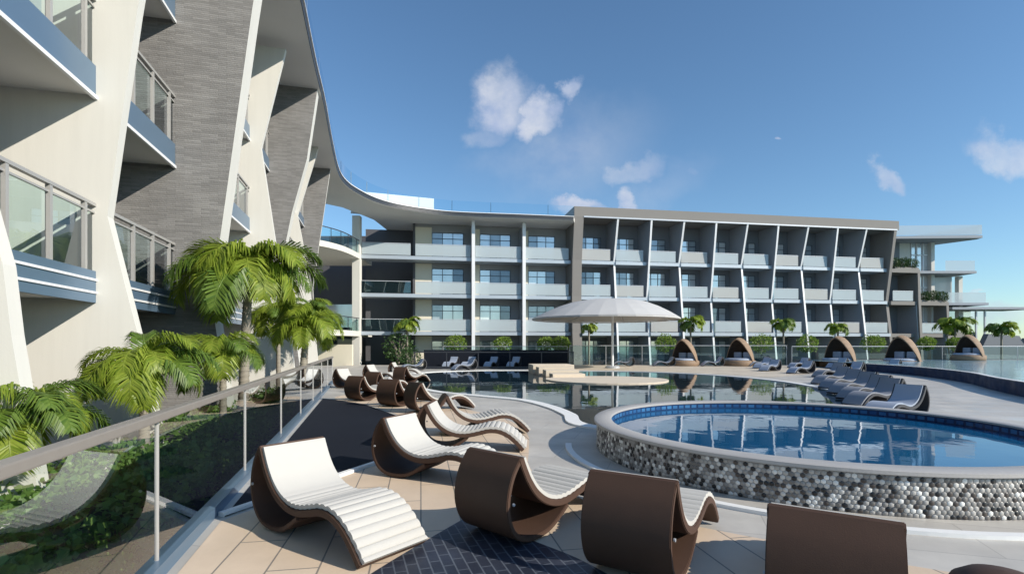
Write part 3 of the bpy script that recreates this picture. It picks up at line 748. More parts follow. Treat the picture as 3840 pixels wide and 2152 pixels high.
def bush(name, c, r, n, size, mat, label, cat, group=None, squash=(1,1,1), seed=0):
    t = thing(name, (c[0],c[1],c[2]-r*squash[2]), label, cat, group)
    mb = MB(); leaf_cloud(mb, c, r, n, size, seed, squash)
    mb.build('foliage', mat, t, recalc=False, uv=False)
    co = MB()
    for k in range(5):
        a = 2*PI*k/5; b0 = Vector((c[0],c[1],c[2]-r*squash[2]))
        co.tube([b0, Vector((c[0]+math.cos(a)*r*.3*squash[0], c[1]+math.sin(a)*r*.3*squash[1], c[2])), Vector((c[0]+math.cos(a)*r*.6*squash[0], c[1]+math.sin(a)*r*.6*squash[1], c[2]+r*.4*squash[2]))],[r*.05,r*.035,r*.015],5)
    co.build('stem','trunk',t)
    return t
# clipped hedge blocks in the sunken garden beside the glass fence
def hedge(y0,y1,x_off,width,ztop,label,seed,n):
    yc=(y0+y1)/2; xc=fence_x(yc)-x_off-width/2
    t = thing('hedge',(xc,yc,-1.7),label,'hedge','dark hedges beside the glass fence')
    mb=MB(); hz=(ztop+1.7)/2
    rnd=random.Random(seed)
    for _ in range(n):
        u,v,w = rnd.uniform(-1,1),rnd.uniform(-1,1),rnd.uniform(-1,1)
        f = rnd.random()
        if f<.55: w = rnd.uniform(.8,1.0)
        elif f<.85: u = rnd.uniform(.8,1.0)
        else: v = rnd.choice((-1,1))*rnd.uniform(.85,1)
        y=yc+v*(y1-y0)/2; x=fence_x(y)-x_off-width/2+u*width/2; z=-1.7+hz+w*hz
        q=Vector((x,y,z)); z+=.22*mnoise.noise(q*1.6)+.1*mnoise.noise(q*4.5); x+=.15*mnoise.noise(q*2.1+Vector((9,0,0)))
        d=Vector((rnd.gauss(.3,.6),rnd.gauss(-.1,.6),rnd.gauss(.35,.5))); d.normalize()
        sd=d.cross(Vector((rnd.gauss(0,1),rnd.gauss(0,1),rnd.gauss(0,1)))); sd.normalize(); s=rnd.uniform(.05,.12)
        p=Vector((x,y,z)); mb.quad(p,p+d*s*.5+sd*s*.32,p+d*s-Vector((0,0,s*.2)),p+d*s*.5-sd*s*.32)
    mb.build('foliage','hedge_leaf',t,recalc=False,uv=False)
    cb=MB(); pts=[]
    for (y,sx) in ((y0+.1,0),(y1-.1,0),(y1-.1,1),(y0+.1,1)):
        pts.append((fence_x(y)-x_off-.18-sx*(width-.36),y,-1.7))
    cb.prism(pts,(0,0,ztop+1.7-.22)); cb.build('branches','soil',t)
hedge(1.2,4.6,.25,2.2,.22,'dark clipped hedge seen through the nearest pane of the glass fence',1,9000)
hedge(4.9,7.6,.25,1.8,.24,'dark clipped hedge behind the white lounger reflection in the glass fence',2,7000)
hedge(7.9,10.6,.25,1.6,.34,'taller dark hedge behind the third post of the glass fence',3,6000)
hedge(10.9,15.5,.25,1.5,.28,'farthest dark hedge along the glass fence before the tall palm',4,6000)

# palms
def frond_mesh(seed, n=44, length=1.0, droop=1.0, leaf=.42, wide=.020):
    rnd=random.Random(seed); mb=MB()
    pts=[Vector((0,0,0))]; ang=R(62)*1.0
    steps=n
    for i in range(steps):
        t=(i+1)/steps
        a=R(62)-R(128)*droop*t**1.25
        pts.append(pts[-1]+Vector((math.cos(a),0,math.sin(a)))*length/steps)
    mb.tube(pts,[.016*length*(1-.85*i/steps) for i in range(steps+1)],5)
    for i in range(3,steps+1):
        t=i/steps
        d=(pts[i]-pts[i-1]).normalized()
        ll=leaf*length*(math.sin(PI*min(1,t*.88+.1))**.6)*(1.05-.35*t)
        for sgn in (-1,1):
            for sub in range(2):
                base=pts[i-1].lerp(pts[i],sub*.5)
                side=Vector((0,sgn,0)); out=(side*.72+d*.70+Vector((0,0,rnd.uniform(-.12,.38)))).normalized()
                l=ll*rnd.uniform(.85,1.12)
                mid=base+out*l*.5+Vector((0,0,-.06*l))
                tip=base+out*l*.86+Vector((rnd.uniform(-.05,.05)*l,0,-l*rnd.uniform(.34,.6)))
                wv=d.cross(out).cross(out).normalized()*wide*length*.5
                if wv.length<1e-5: wv=d*wide*length*.5
                k=len(mb.v); mb.v+=[tuple(base-wv*.5),tuple(base+wv*.5),tuple(mid+wv),tuple(mid-wv),tuple(tip)]
                mb.f+=[(k,k+1,k+2,k+3),(k+3,k+2,k+4)]; mb.mi+=[0,0]
    return mb
frond_mats=['palm_leaf','palm_leaf_dark']
frond_src=[]
for i in range(4):
    mb=frond_mesh(40+i,droop=(1.1,1.25,.95,1.38)[i],leaf=.46)
    me=None
    ob=mb.build('frond',frond_mats[1] if i==2 else frond_mats[0],None,recalc=False,uv=False,off=Vector((0,0,0)))
    frond_src.append(ob.data); bpy.data.objects.remove(ob)
small_src=[]
for i in range(2):
    mb=frond_mesh(70+i,n=11,droop=(1.05,1.3)[i],leaf=.5,wide=.08)
    ob=mb.build('frond',frond_mats[0] if i==0 else frond_mats[1],None,recalc=False,uv=False,off=Vector((0,0,0)))
    small_src.append(ob.data); bpy.data.objects.remove(ob)
def palm(base, crown_z, flen, nf, label, group, seed, lean=(0,0), trunk_r=.09, src=None, shaft=True):
    rnd=random.Random(seed); src=src or frond_src
    t=thing('palm_tree',base,label,'palm tree',group)
    h=crown_z-base[2]
    path=[Vector((lean[0]*(k/6)**2,lean[1]*(k/6)**2,h*k/6)) for k in range(7)]
    path=[Vector(base)+p for p in path]
    mb=MB(); mb.tube(path,[trunk_r*(1.35 if k==0 else 1.1-.06*k) for k in range(7)],10)
    if h>1.4:
        nr=int(h/.11)
        for k in range(1,nr):
            tt=k/nr; i0=min(5,int(tt*6)); p=path[i0].lerp(path[i0+1],tt*6-i0)
            mb.tube([p-Vector((0,0,.012)),p+Vector((0,0,.012))],[trunk_r*(1.16-.3*tt)]*2,10)
    mb.build('trunk','trunk',t,smooth=50)
    top=path[-1]
    if shaft:
        MB().tube([top-Vector((0,0,flen*.22)),top+Vector((0,0,flen*.05))],[trunk_r*.85,trunk_r*.55],8).build('crown_shaft','trunk_green',t,smooth=50)
    for k in range(nf):
        f=bpy.data.objects.new('frond',src[rnd.randrange(len(src))]); COL.objects.link(f); f.parent=t
        ring=k/nf
        f.location=top-Vector(base)+Vector((0,0,-.06*flen*ring))
        f.rotation_euler=(rnd.uniform(-.15,.15), R(-26+58*ring)+rnd.uniform(-.12,.12), k*2.399+rnd.uniform(-.2,.2))
        sc_=flen*rnd.uniform(.85,1.12); f.scale=(sc_,sc_,sc_)
    return t
GP='palms in the garden beside the glass fence'
palm((-5.75,11.0,-1.7),3.05,1.8,25,'tallest palm with a big drooping bright green crown beside the white fins',GP,1,(.15,0),.11)
palm((-5.05,12.2,-1.7),1.95,1.2,13,'palm directly right of the tallest palm, its crown lower and partly merged with it',GP,11,(.2,0),.09)
palm((-5.15,7.2,-1.7),1.22,1.02,19,'low palm with wide arching crown in front of the big white wall',GP,2,(.05,0),.08)
palm((-5.2,9.3,-1.7),1.4,.92,16,'small palm tucked between the low wide palm and the tallest palm',GP,3,(0,0),.07)
palm((-5.1,5.35,-1.7),.80,.92,19,'lowest palm at the left edge of the picture above the handrail',GP,4,(0,0),.07)
palm((-6.6,14.6,-1.7),2.35,1.1,18,'palm behind and right of the tallest palm, near the end of the glass fence',GP,5,(0,0),.07)
palm((-6.9,17.2,-1.7),2.5,1.2,18,'last garden palm on the right, in front of the dark corner bays',GP,6,(.1,0),.07)
GF='small palms along the foot of the hotel block'
for i,(x,y,z,fl,lb_) in enumerate((( -8.6,42.4,3.2,1.5,'small palm beside the white corner column of the far block'),
    (6.4,43.0,3.0,1.0,'small palm half hidden under the left half of the big parasol'),
    (15.0,43.4,3.4,1.45,'small palm just right of the big parasol'),
    (23.0,43.8,3.3,1.45,'small palm behind the wicker daybeds, second to the right of the parasol'),
    (28.0,44.4,3.0,1.3,'small palm behind the third wicker daybed from the left'),
    (38.6,45.0,3.3,1.9,'palm below the stepped right end of the hotel block'),
    (43.0,45.4,3.0,1.5,'rightmost palm, in front of the end pavilion columns'))):
    palm((x,y,-1.7),z,fl,14,lb_,GF,20+i,(0,0),.09,small_src,False)
GB='green shrubs along the foot of the hotel block'
for i,(x,y,r,lb_) in enumerate(((-4.6,42.2,.75,'rounded light green shrub under the first window bay'),(-.75,42.3,.6,'light green shrub below the middle window bay'),
    (2.75,42.4,.6,'light green shrub left of a pair under the third window bay'),(4.0,42.4,.65,'light green shrub right of a pair under the third window bay'),(12.6,42.6,.75,'light green shrub left of the first wicker daybed'),
    (20.7,42.9,.85,'wide light green shrub between the two left daybeds and the third'),(24.6,43.0,.8,'light green shrub left of the third wicker daybed'),
    (30.2,43.2,.8,'light green shrub between the third and fourth daybeds'),(34.8,43.4,.6,'light green shrub right of the fourth wicker daybed'),(37.0,43.2,.55,'small light green shrub at the foot of the terrace walls'))):
    bush('shrub',(x,y,1.75),r,900,.15,'bush_leaf',lb_,'shrub',GB,(1.2,.8,.9),60+i)
    bpy.context.view_layer.update()
bush('shrub',(-7.0,35.9,.75),.75,900,.12,'dark_bush','dark clipped ball shrub at the left end of the sunken lounge','shrub',None,(1,1,.95),80)
bush('shrub',(-9.3,42.4,1.4),1.3,700,.25,'dark_bush','dark bushy shrub under the small palm by the corner column','shrub',None,(.9,.8,1),81)
for i,(a,z,n,lb_) in enumerate(((31.9,9.15,3,'top roof planter at the stepped end'),(35.4,5.95,3,'lower roof planter at the stepped end'))):
    for k in range(n):
        c=Q(a-1.0+k*1.0,.1,z+.62-.05*abs(k-1))
        bush('planter_shrub',tuple(c),.62,1100,.12,'dark_bush',('left','middle','right')[k]+' rounded shrub in the '+lb_,'shrub','shrubs in the roof planters',(1.05,.8,.85),90+i*5+k)

# ------------------------------------------------------------------ loungers
seat_c=[(.16,.70),(.20,.615),(.265,.50),(.36,.385),(.49,.295),(.65,.245),(.81,.245),(.97,.278),(1.12,.312),(1.27,.303),(1.41,.24),(1.53,.14),(1.63,.03)]
bowl_c=[(.165,.692),(.075,.57),(.025,.43),(.02,.29),(.075,.145),(.19,.055),(.35,.03),(.52,.05),(.66,.115),(.79,.20)]
def band(path, t, w, mb, mi=0):
    k=len(path); up=[];dn=[]
    for i in range(k):
        a=Vector(path[max(i-1,0)]); b=Vector(path[min(i+1,k-1)]); d=(b-a).normalized(); nr=Vector((-d.y,d.x))
        tt = t(i/(k-1)) if callable(t) else t
        p=Vector(path[i]); up.append(p+nr*tt/2); dn.append(p-nr*tt/2)
    for i in range(k-1):
        for (A,B,flip) in ((up[i],up[i+1],0),(dn[i],dn[i+1],1)):
            mb.quad((A.x,-w/2,A.y),(B.x,-w/2,B.y),(B.x,w/2,B.y),(A.x,w/2,A.y),mi)
        for y in (-w/2,w/2): mb.quad((up[i].x,y,up[i].y),(up[i+1].x,y,up[i+1].y),(dn[i+1].x,y,dn[i+1].y),(dn[i].x,y,dn[i].y),mi)
    for i in (0,k-1): mb.quad((up[i].x,-w/2,up[i].y),(up[i].x,w/2,up[i].y),(dn[i].x,w/2,dn[i].y),(dn[i].x,-w/2,dn[i].y),mi)
    return up,dn
W=.62
def make_lounger(fmat, cmat, detail=True):
    t=thing('sun_lounger',(0,0,0),'x','sun lounger')
    nn=7 if detail else 3
    sp=catmull(seat_c,nn); bp=catmull(bowl_c,nn)
    for nm,path,tt,ww in (('seat_shell',sp,.058,W),('base_shell',bp,.04,W-.01)):
        mb=MB(); band(path,tt,ww,mb)
        o=mb.build(nm,fmat,t,recalc=False,off=Vector((0,0,0)))
        bm=bmesh.new(); bm.from_mesh(o.data); bmesh.ops.remove_doubles(bm,verts=bm.verts,dist=.0008); bmesh.ops.recalc_face_normals(bm,faces=bm.faces)
        if detail:
            ed=[e for e in bm.edges if len(e.link_faces)==2 and e.calc_face_angle(0)>.9]
            bmesh.ops.bevel(bm,geom=ed,offset=.006,segments=2,affect='EDGES')
        bm.to_mesh(o.data); bm.free()
        o.data.polygons.foreach_set('use_smooth',[True]*len(o.data.polygons)); o.data.set_sharp_from_angle(angle=R(45))
    # cushion: ribbed over the leg rest
    cp=catmull(seat_c,26 if detail else 4); cp=cp[int(len(cp)*.03):]
    k=len(cp); mid=[]
    acc=0
    for i in range(k):
        a=Vector(cp[max(i-1,0)]); b=Vector(cp[min(i+1,k-1)]); d=(b-a).normalized(); nr=Vector((-d.y,d.x))
        if i: acc+=(Vector(cp[i])-Vector(cp[i-1])).length
        rib=0
        if detail and cp[i][0]>.5: rib=(abs(math.sin(acc*PI/.072))**.7-.5)*.016*min(1,(cp[i][0]-.5)/.25)
        mid.append((Vector(cp[i])+nr*(.029+.016+rib*.5), .032+rib))
    mb=MB()
    up=[];dn=[]
    for i in range(k):
        a=mid[max(i-1,0)][0]; b=mid[min(i+1,k-1)][0]; d=(b-a).normalized(); nr=Vector((-d.y,d.x))
        up.append(mid[i][0]+nr*mid[i][1]/2); dn.append(mid[i][0]-nr*.016)
    w=W-.03 if detail else W-.09
    for i in range(k-1):
        for A,B in ((up[i],up[i+1]),(dn[i],dn[i+1])): mb.quad((A.x,-w/2,A.y),(B.x,-w/2,B.y),(B.x,w/2,B.y),(A.x,w/2,A.y))
        for y in (-w/2,w/2): mb.quad((up[i].x,y,up[i].y),(up[i+1].x,y,up[i+1].y),(dn[i+1].x,y,dn[i+1].y),(dn[i].x,y,dn[i].y))
    for i in (0,k-1): mb.quad((up[i].x,-w/2,up[i].y),(up[i].x,w/2,up[i].y),(dn[i].x,w/2,dn[i].y),(dn[i].x,-w/2,dn[i].y))
    o=mb.build('cushion',cmat,t,recalc=False,off=Vector((0,0,0)))
    bm=bmesh.new(); bm.from_mesh(o.data); bmesh.ops.remove_doubles(bm,verts=bm.verts,dist=.0004); bmesh.ops.recalc_face_normals(bm,faces=bm.faces)
    bm.to_mesh(o.data); bm.free()
    o.data.polygons.foreach_set('use_smooth',[True]*len(o.data.polygons)); o.data.set_sharp_from_angle(angle=R(50))
    if detail:
        for y in (-W/2-.004,W/2+.004):
            b=MB().tube([Vector((.06,y-.006,.36)),Vector((.06,y+.006,.36))],.012,10).build('bolt','pale_metal',t,off=Vector((0,0,0)))
    return t
proto=make_lounger('resin','cushion'); far_proto=make_lounger('charcoal','far_cushion',False); row_proto=make_lounger('charcoal','row_cushion',False)
G1='brown resin loungers along the glass fence'; G2='dark framed loungers on the far deck'
used=set()
def lounger(root,head,label,group,pr):
    o = pr if pr not in used else copy_tree(pr)
    used.add(pr)
    o.location=(root[0],root[1],.009); o.rotation_euler=(0,0,math.atan2(head[1],head[0]))
    o['label']=label; o['group']=group
    return o
near=[((-2.16,4.88),(.78,-.62),'nearest lounger, its ribbed white cushion turned towards the camera'),
 ((-1.6,6.63),(.9,-.43),'second lounger facing right with white cushion, directly behind the nearest white one'),
 ((-1.45,8.04),(.99,-.05),'third lounger in side view with ribbed leg rest, its foot beside the tan paving edge'),
 ((-1.36,9.26),(.97,.22),'lounger in side view just beyond the third, with an arched leg rest'),
 ((-.26,4.15),(.67,.74),'lounger seen from its brown back at the tip of the dark brick path'),
 ((.73,3.38),(.52,.85),'lounger seen from its brown back with small arched foot, between two other brown backs'),
 ((1.6,2.58),(.53,.85),'lounger showing only its flat brown back at the bottom edge, before the mosaic wall'),
 ((-2.43,12.2),(.8,.6),'dark brown lounger back nearest to the dark paving in the middle cluster'),
 ((-3.25,13.25),(.45,.89),'middle of three dark brown lounger backs at the far end of the dark paving'),
 ((-4.55,14.65),(.5,.86),'leftmost dark brown lounger back at the far end of the dark paving'),
 ((-4.68,17.0),(.5,.86),'small dark brown lounger back behind the middle cluster'),
 ((-4.6,20.9),(.5,.86),'dark upright lounger back nearest to the pool water at the far cluster'),
 ((-6.6,19.6),(.9,-.4),'far white lounger facing right, leftmost near the white column'),
 ((-6.6,23.4),(.95,-.3),'far white lounger facing right, middle of three near the white column'),
 ((-6.3,26.6),(1,-.05),'farthest white lounger facing right beside the pool end')]
for r_,h_,l_ in near: lounger(r_,h_,l_,G1,proto)
far=[((9.3,39.4),(-1,-.05),'leftmost grey lounger of the far row, by the parasol pole'),
 ((12.4,39.4),(-1,-.05),'second grey lounger in the far row from the parasol pole'),
 ((16.0,39.2),(-1,-.05),'grey lounger in the far row in front of the first wicker daybed'),
 ((19.4,39.0),(-1,-.1),'grey lounger in the far row in front of the second wicker daybed'),
 ((17.9,36.0),(-.8,-.6),'grey lounger behind another, left of the big group on the right deck'),
 ((16.6,32.4),(-.8,-.6),'grey lounger facing us alone between the far row and the right group'),
 ((20.9,36.6),(-.9,-.4),'grey lounger left in front of the third wicker daybed'),
 ((17.0,29.4),(-.9,-.4),'grey lounger with curved back left of the third wicker daybed base'),
 ((23.2,36.0),(-.9,-.4),'grey lounger right in front of the third wicker daybed'),
 ((16.6,26.0),(-.95,-.3),'grey lounger facing left, farthest of the tight row at the right of the pool'),
 ((18.6,27.6),(-.9,-.4),'grey lounger just behind the tight row, beside the infinity pool'),
 ((24.3,32.6),(-.9,-.4),'grey lounger in front of the fourth wicker daybed'),
 ((13.9,21.4),(-.95,-.3),'second farthest grey lounger of the tight row at the right of the pool'),
 ((12.9,19.2),(-.95,-.3),'third of the dark side view loungers stacked in the tight row, from behind'),
 ((12.0,17.2),(-.95,-.3),'middle of the dark side view loungers in the tight row'),
 ((11.2,15.5),(-.95,-.32),'second nearest of the dark side view loungers in the tight row'),
 ((10.4,14.0),(-.95,-.34),'nearest of the dark side view loungers behind the blue tile edge'),
 ((9.1,11.7),(-.88,-.47),'single dark lounger nearest to the raised round pool on the right'),
 ]
for r_,h_,l_ in far: lounger(r_,h_,l_,G2,row_proto if ('tight row' in l_ and 'behind the tight' not in l_) or 'blue tile edge' in l_ else far_proto)

# dark sunken lounge with black rails and pale loungers
sl=thing('sunken_lounge',(-1,37,0),'dark sunken lounge with black frame rails beyond the pool','lounge')
MB().box((-1.2,38.2,.62),(10.6,.2,1.24)).build('back_panel','slate_plain',sl)
MB().box((-1.2,36.3,.03),(10.6,3.6,.06)).build('floor','slate_plain',sl)
for x in [-6.5+ i*2.12 for i in range(6)]: MB().box((x,34.6,.55),(.06,.06,1.1)).build('post','dark_metal',sl)
MB().box((-1.2,34.6,1.13),(10.7,.08,.07)).build('handrail','dark_metal',sl)
MB().box((-1.2,34.6,.1),(10.7,.1,.12)).build('base_rail','dark_metal',sl)
for i,(x,l_) in enumerate(((-4.6,'pale lounger leftmost in the dark sunken lounge'),(-3.3,'pale lounger second from left in the dark sunken lounge'),(-1.7,'pale lounger second from right in the dark sunken lounge'),(-.1,'pale lounger rightmost in the dark sunken lounge'))):
    o=lounger((x+.5,37.6),(-.35,-1),l_,'pale loungers in the sunken lounge',far_proto); o.location.z=.062
for x,y,h_,l_ in ((-5.6,33.4,(-.9,-.5),'low dark lounger at the left end of the pool before the sunken lounge'),(-2.4,33.6,(-.8,-.6),'low dark lounger by the back pool edge before the sunken lounge')):
    lounger((x,y),h_,l_,G2,far_proto)

# dark domed stool in the bottom right corner
ds=thing('garden_stool',(2.72,2.86,0),'dark brown domed stool at the bottom right corner of the deck','stool')
MB().lathe([(.001,.355),(.08,.35),(.16,.325),(.225,.28),(.255,.22),(.26,.14),(.25,.05),(.24,.01)],28,(2.72,2.86,0)).build('seat','resin',ds,smooth=60)
MB().lathe([(.20,0.01),(.255,.01),(.262,.035),(.255,.06),(.20,.06)],28,(2.72,2.86,0),close=True).build('base_ring','charcoal',ds,smooth=60)

# parasol
ux,uy=6.45,36
um=thing('parasol',(ux,uy,0),'huge off white parasol on a slim white pole across the pool','parasol')
ca=MB(); nseg=28; rings=[(0.02,4.80),(.9,4.785),(1.7,4.71),(2.6,4.54),(3.5,4.22),(4.3,3.85),(5.05,3.44)]
for i in range(nseg):
    for q in range(len(rings)-1):
        pts=[]
        for (ri,zi,aa) in ((*rings[q],i),(*rings[q+1],i),(*rings[q+1],i+1),(*rings[q],i+1)):
            a=2*PI*aa/nseg+.2; pts.append((ux+.55*(1-ri/5.05)+ri*math.cos(a),uy+ri*math.sin(a),zi))
        ca.quad(*pts)
ca.build('canopy','canopy',um,recalc=False,smooth=60)
va=MB()
for i in range(nseg):
    a0,a1=2*PI*i/nseg+.2,2*PI*(i+1)/nseg+.2; r_=5.06
    va.quad((ux+r_*math.cos(a0),uy+r_*math.sin(a0),3.43),(ux+r_*math.cos(a1),uy+r_*math.sin(a1),3.43),(ux+r_*math.cos(a1),uy+r_*math.sin(a1),3.34),(ux+r_*math.cos(a0),uy+r_*math.sin(a0),3.34))
va.build('valance','canopy',um,recalc=False)
MB().tube([(ux+.55,uy,0),(ux+.55,uy,4.79)],.085,12).build('pole','white_trim',um,smooth=40)
MB().lathe([(.001,.16),(.4,.16),(.5,.1),(.5,.0)],20,(ux+.55,uy,0)).build('base','pale_metal',um)
for i in range(0,nseg,4):
    a=2*PI*i/nseg+.2; MB().bar((ux+.55+.1*math.cos(a),uy+.1*math.sin(a),4.70),(ux+5.0*math.cos(a),uy+5.0*math.sin(a),3.36),.04,.05).build('rib','pale_metal',um)

# domed wicker daybeds
def make_daybed():
    t=thing('daybed',(0,0,0),'x','daybed','domed wicker daybeds on the far deck')
    MB().lathe([(.001,.40),(.98,.40),(1.05,.34),(1.05,.06),(1.0,0.0)],32).build('base','wicker',t,off=Vector((0,0,0)),smooth=50)
    # hood: part of a pointed dome, open to the front (-y)
    n,m=22,12; mb=MB(); grid=[]
    for sh,rr in ((0,1.08),(1,1.02)):
        g=[]
        for i in range(n+1):
            row=[]
            th=PI*i/n
            for j in range(m+1):
                ph=R(-18)+R(108)*j/m
                x=-math.cos(th)*rr; yy=.35*math.sin(th)+.65*(1-abs(math.cos(th))**1.6)
                row.append((x*math.cos(0)*1.0, math.sin(ph)*yy*rr*.95, .30+ yy*math.cos(ph)*rr*1.52))
            g.append(row)
        grid.append(g)
    for i in range(n):
        for j in range(m):
            a,b,c,d=grid[0][i][j],grid[0][i+1][j],grid[0][i+1][j+1],grid[0][i][j+1]; mb.quad(a,b,c,d,0)
            a,b,c,d=grid[1][i][j],grid[1][i+1][j],grid[1][i+1][j+1],grid[1][i][j+1]; mb.quad(d,c,b,a,1)
        mb.quad(grid[0][i][0],grid[1][i][0],grid[1][i+1][0],grid[0][i+1][0],0)
    mb.build('hood',['wicker','wicker_dark'],t,recalc=False,off=Vector((0,0,0)))
    MB().lathe([(.001,.54),(.8,.54),(.9,.5),(.92,.41)],28).build('mattress','pad',t,off=Vector((0,0,0)),smooth=50)
    for x in (-.38,.38):
        MB().box((x,.35,.74),(.6,.18,.42)).build('pillow','pad',t,off=Vector((0,0,0)),bevel=.06,smooth=50)
    return t
db=make_daybed()
beds=[((13.3,40.0,0),-1.0,1.08,'first wicker daybed from the left, behind a grey lounger'),((17.5,39.8,0),-1.1,1.12,'second wicker daybed from the left, with tan round base showing'),
 ((24.4,38.6,0),-1.28,1.18,'third wicker daybed from the left, just behind the loungers on the right deck'),((28.2,37.4,0),-1.3,1.2,'fourth wicker daybed, largest, left of the infinity pool'),
 ((34.6,39.2,.46),-1.45,1.0,'rightmost wicker daybed hood beyond the infinity pool')]
for i,(loc,rz,sc_,l_) in enumerate(beds):
    o=db if i==0 else copy_tree(db)
    o.location=loc; o.rotation_euler=(0,0,rz); o.scale=(sc_,sc_,sc_); o['label']=l_
bpy.context.view_layer.update()

# ------------------------------------------------------------------ light, sky, camera
SUN=Vector((1.62,-.86,1.0)).normalized()
el=math.asin(SUN.z); az=math.atan2(SUN.x,SUN.y)
sd=bpy.data.lights.new('sun','SUN'); sd.energy=5.0; sd.angle=R(.5); sd.color=(1.0,.92,.80)
so=bpy.data.objects.new('sun',sd); COL.objects.link(so); so.location=(30,-20,30)
so.rotation_euler=(-SUN).to_track_quat('-Z','Y').to_euler()
w=bpy.data.worlds.new('World'); sc.world=w; w.use_nodes=True
nt=w.node_tree; nt.nodes.clear()
out=N(nt,'ShaderNodeOutputWorld')
sky=N(nt,'ShaderNodeTexSky'); sky.sky_type='NISHITA'; sky.sun_disc=False; sky.sun_elevation=el; sky.sun_rotation=az
sky.air_density=1.0; sky.dust_density=0.2; sky.ozone_density=2.5; sky.altitude=0
bg=N(nt,'ShaderNodeBackground'); bg.inputs['Strength'].default_value=.13
tint=N(nt,'ShaderNodeMix',data_type='RGBA',blend_type='MULTIPLY'); tint.inputs['Factor'].default_value=1; tint.inputs['B'].default_value=(.86,1.05,1.13,1)
L(nt,sky.outputs[0],tint.inputs['A']); L(nt,tint.outputs['Result'],bg.inputs['Color'])
tc=N(nt,'ShaderNodeTexCoord'); sx=N(nt,'ShaderNodeSeparateXYZ'); L(nt,tc.outputs['Generated'],sx.inputs[0])
def math_(op,a=None,b=None,clamp=False):
    n=N(nt,'ShaderNodeMath',operation=op,use_clamp=clamp)
    for i,v in enumerate((a,b)):
        if v is None: continue
        if isinstance(v,(int,float)): n.inputs[i].default_value=v
        else: L(nt,v,n.inputs[i])
    return n.outputs[0]
ymax=math_('MAXIMUM',sx.outputs['Y'],.02)
ca_=math_('DIVIDE',sx.outputs['X'],ymax); cb_=math_('DIVIDE',sx.outputs['Z'],ymax)
cm=N(nt,'ShaderNodeCombineXYZ'); L(nt,ca_,cm.inputs[0]); L(nt,cb_,cm.inputs[1])
nz=N(nt,'ShaderNodeTexNoise'); setin(nz,Scale=7.0,Detail=7.0,Roughness=.6); L(nt,cm.outputs[0],nz.inputs['Vector'])
sub=N(nt,'ShaderNodeVectorMath',operation='SUBTRACT'); L(nt,nz.outputs['Color'],sub.inputs[0]); sub.inputs[1].default_value=(.5,.5,.5)
scl=N(nt,'ShaderNodeVectorMath',operation='SCALE'); L(nt,sub.outputs[0],scl.inputs[0]); scl.inputs['Scale'].default_value=.16
wv=N(nt,'ShaderNodeVectorMath',operation='ADD'); L(nt,cm.outputs[0],wv.inputs[0]); L(nt,scl.outputs[0],wv.inputs[1])
clouds=[(1255,255,78,72,.0,.85),(1345,300,60,46,.6,.9),(1428,232,28,36,-.4,.7),(1225,330,50,50,0,.35),(1590,415,70,36,.2,.5),(1440,380,230,130,.35,.30),(1300,420,160,70,.2,.16),(1640,470,180,60,.3,.18),(1440,510,75,22,0,.85),(1578,498,30,36,.5,.9),(2540,382,115,45,-.35,.6),(2235,440,42,30,-.5,.55),(1720,440,28,16,0,.25),(1948,356,7,7,0,.5),(2470,715,30,9,0,.4),(2480,790,160,40,0,.45)]
tot=None
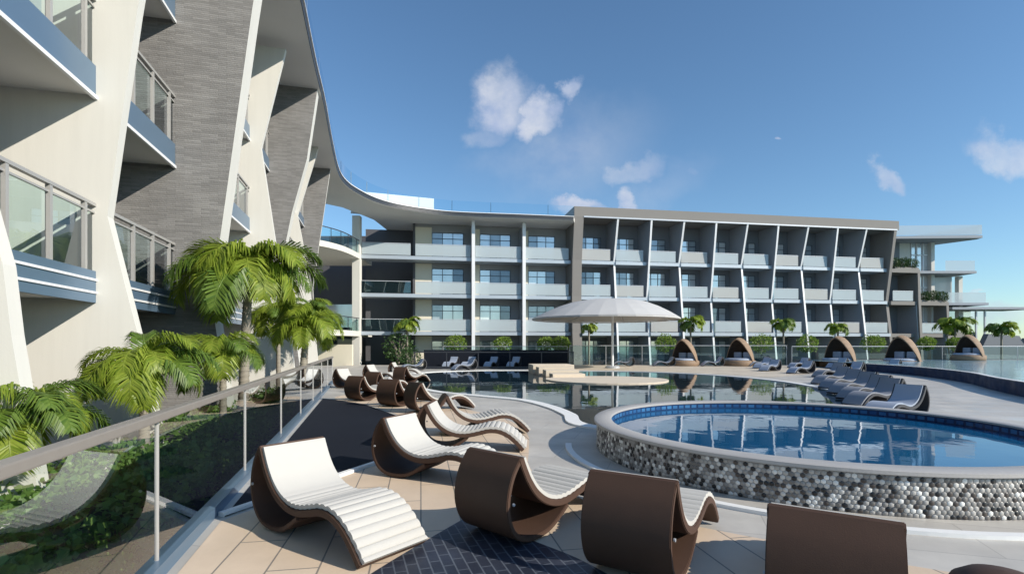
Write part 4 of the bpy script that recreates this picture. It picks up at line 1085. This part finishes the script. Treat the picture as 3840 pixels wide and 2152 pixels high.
for (px,py,rx,ry,rot,op) in clouds:
    mp=N(nt,'ShaderNodeMapping'); mp.vector_type='TEXTURE'
    mp.inputs['Location'].default_value=((px-1288)/1300,(868-py)/1300,0); mp.inputs['Rotation'].default_value=(0,0,rot); mp.inputs['Scale'].default_value=(rx/1300,ry/1300,1)
    L(nt,wv.outputs[0],mp.inputs['Vector'])
    ln=N(nt,'ShaderNodeVectorMath',operation='LENGTH'); L(nt,mp.outputs[0],ln.inputs[0])
    mr=N(nt,'ShaderNodeMapRange',interpolation_type='SMOOTHSTEP'); mr.inputs['From Min'].default_value=1.25; mr.inputs['From Max'].default_value=.45 if op>.3 else .0
    mr.inputs['To Min'].default_value=0; mr.inputs['To Max'].default_value=op
    L(nt,ln.outputs['Value'],mr.inputs['Value'])
    tot=mr.outputs[0] if tot is None else math_('MAXIMUM',tot,mr.outputs[0])
front=math_('GREATER_THAN',sx.outputs['Y'],.03)
n2=N(nt,'ShaderNodeTexNoise'); setin(n2,Scale=11.0,Detail=6.0,Roughness=.6); L(nt,cm.outputs[0],n2.inputs['Vector'])
mr2=N(nt,'ShaderNodeMapRange'); mr2.inputs['From Min'].default_value=.28; mr2.inputs['From Max'].default_value=.62; mr2.inputs['To Min'].default_value=.65; mr2.inputs['To Max'].default_value=1.05
L(nt,n2.outputs['Fac'],mr2.inputs['Value'])
den=math_('MULTIPLY',math_('MULTIPLY',tot,mr2.outputs[0]),front,True)
cr=N(nt,'ShaderNodeMix',data_type='RGBA'); cr.inputs['A'].default_value=(.46,.54,.74,1); cr.inputs['B'].default_value=(.76,.78,.84,1)
n3=N(nt,'ShaderNodeMapRange'); n3.inputs['From Min'].default_value=.4; n3.inputs['From Max'].default_value=.62
L(nt,nz.outputs['Fac'],n3.inputs['Value']); L(nt,n3.outputs[0],cr.inputs['Factor'])
bgc=N(nt,'ShaderNodeBackground'); L(nt,cr.outputs['Result'],bgc.inputs['Color']); bgc.inputs['Strength'].default_value=.95
ms=N(nt,'ShaderNodeMixShader'); L(nt,den,ms.inputs[0]); L(nt,bg.outputs[0],ms.inputs[1]); L(nt,bgc.outputs[0],ms.inputs[2]); L(nt,ms.outputs[0],out.inputs['Surface'])

cd=bpy.data.cameras.new('camera'); cd.lens=36*1300/2576; cd.sensor_width=36; cd.shift_y=.0567; cd.clip_end=6000; cd.clip_start=.05
co=bpy.data.objects.new('camera',cd); COL.objects.link(co); co.location=(0,0,1.6); co.rotation_euler=(PI/2,0,0); sc.camera=co
sc.view_settings.view_transform='Standard'; sc.view_settings.look='None'; sc.view_settings.exposure=.1; sc.view_settings.gamma=1
sc.cycles.max_bounces=8; sc.cycles.transparent_max_bounces=24; sc.cycles.use_denoising=True
sc.cycles.caustics_reflective=False; sc.cycles.caustics_refractive=False
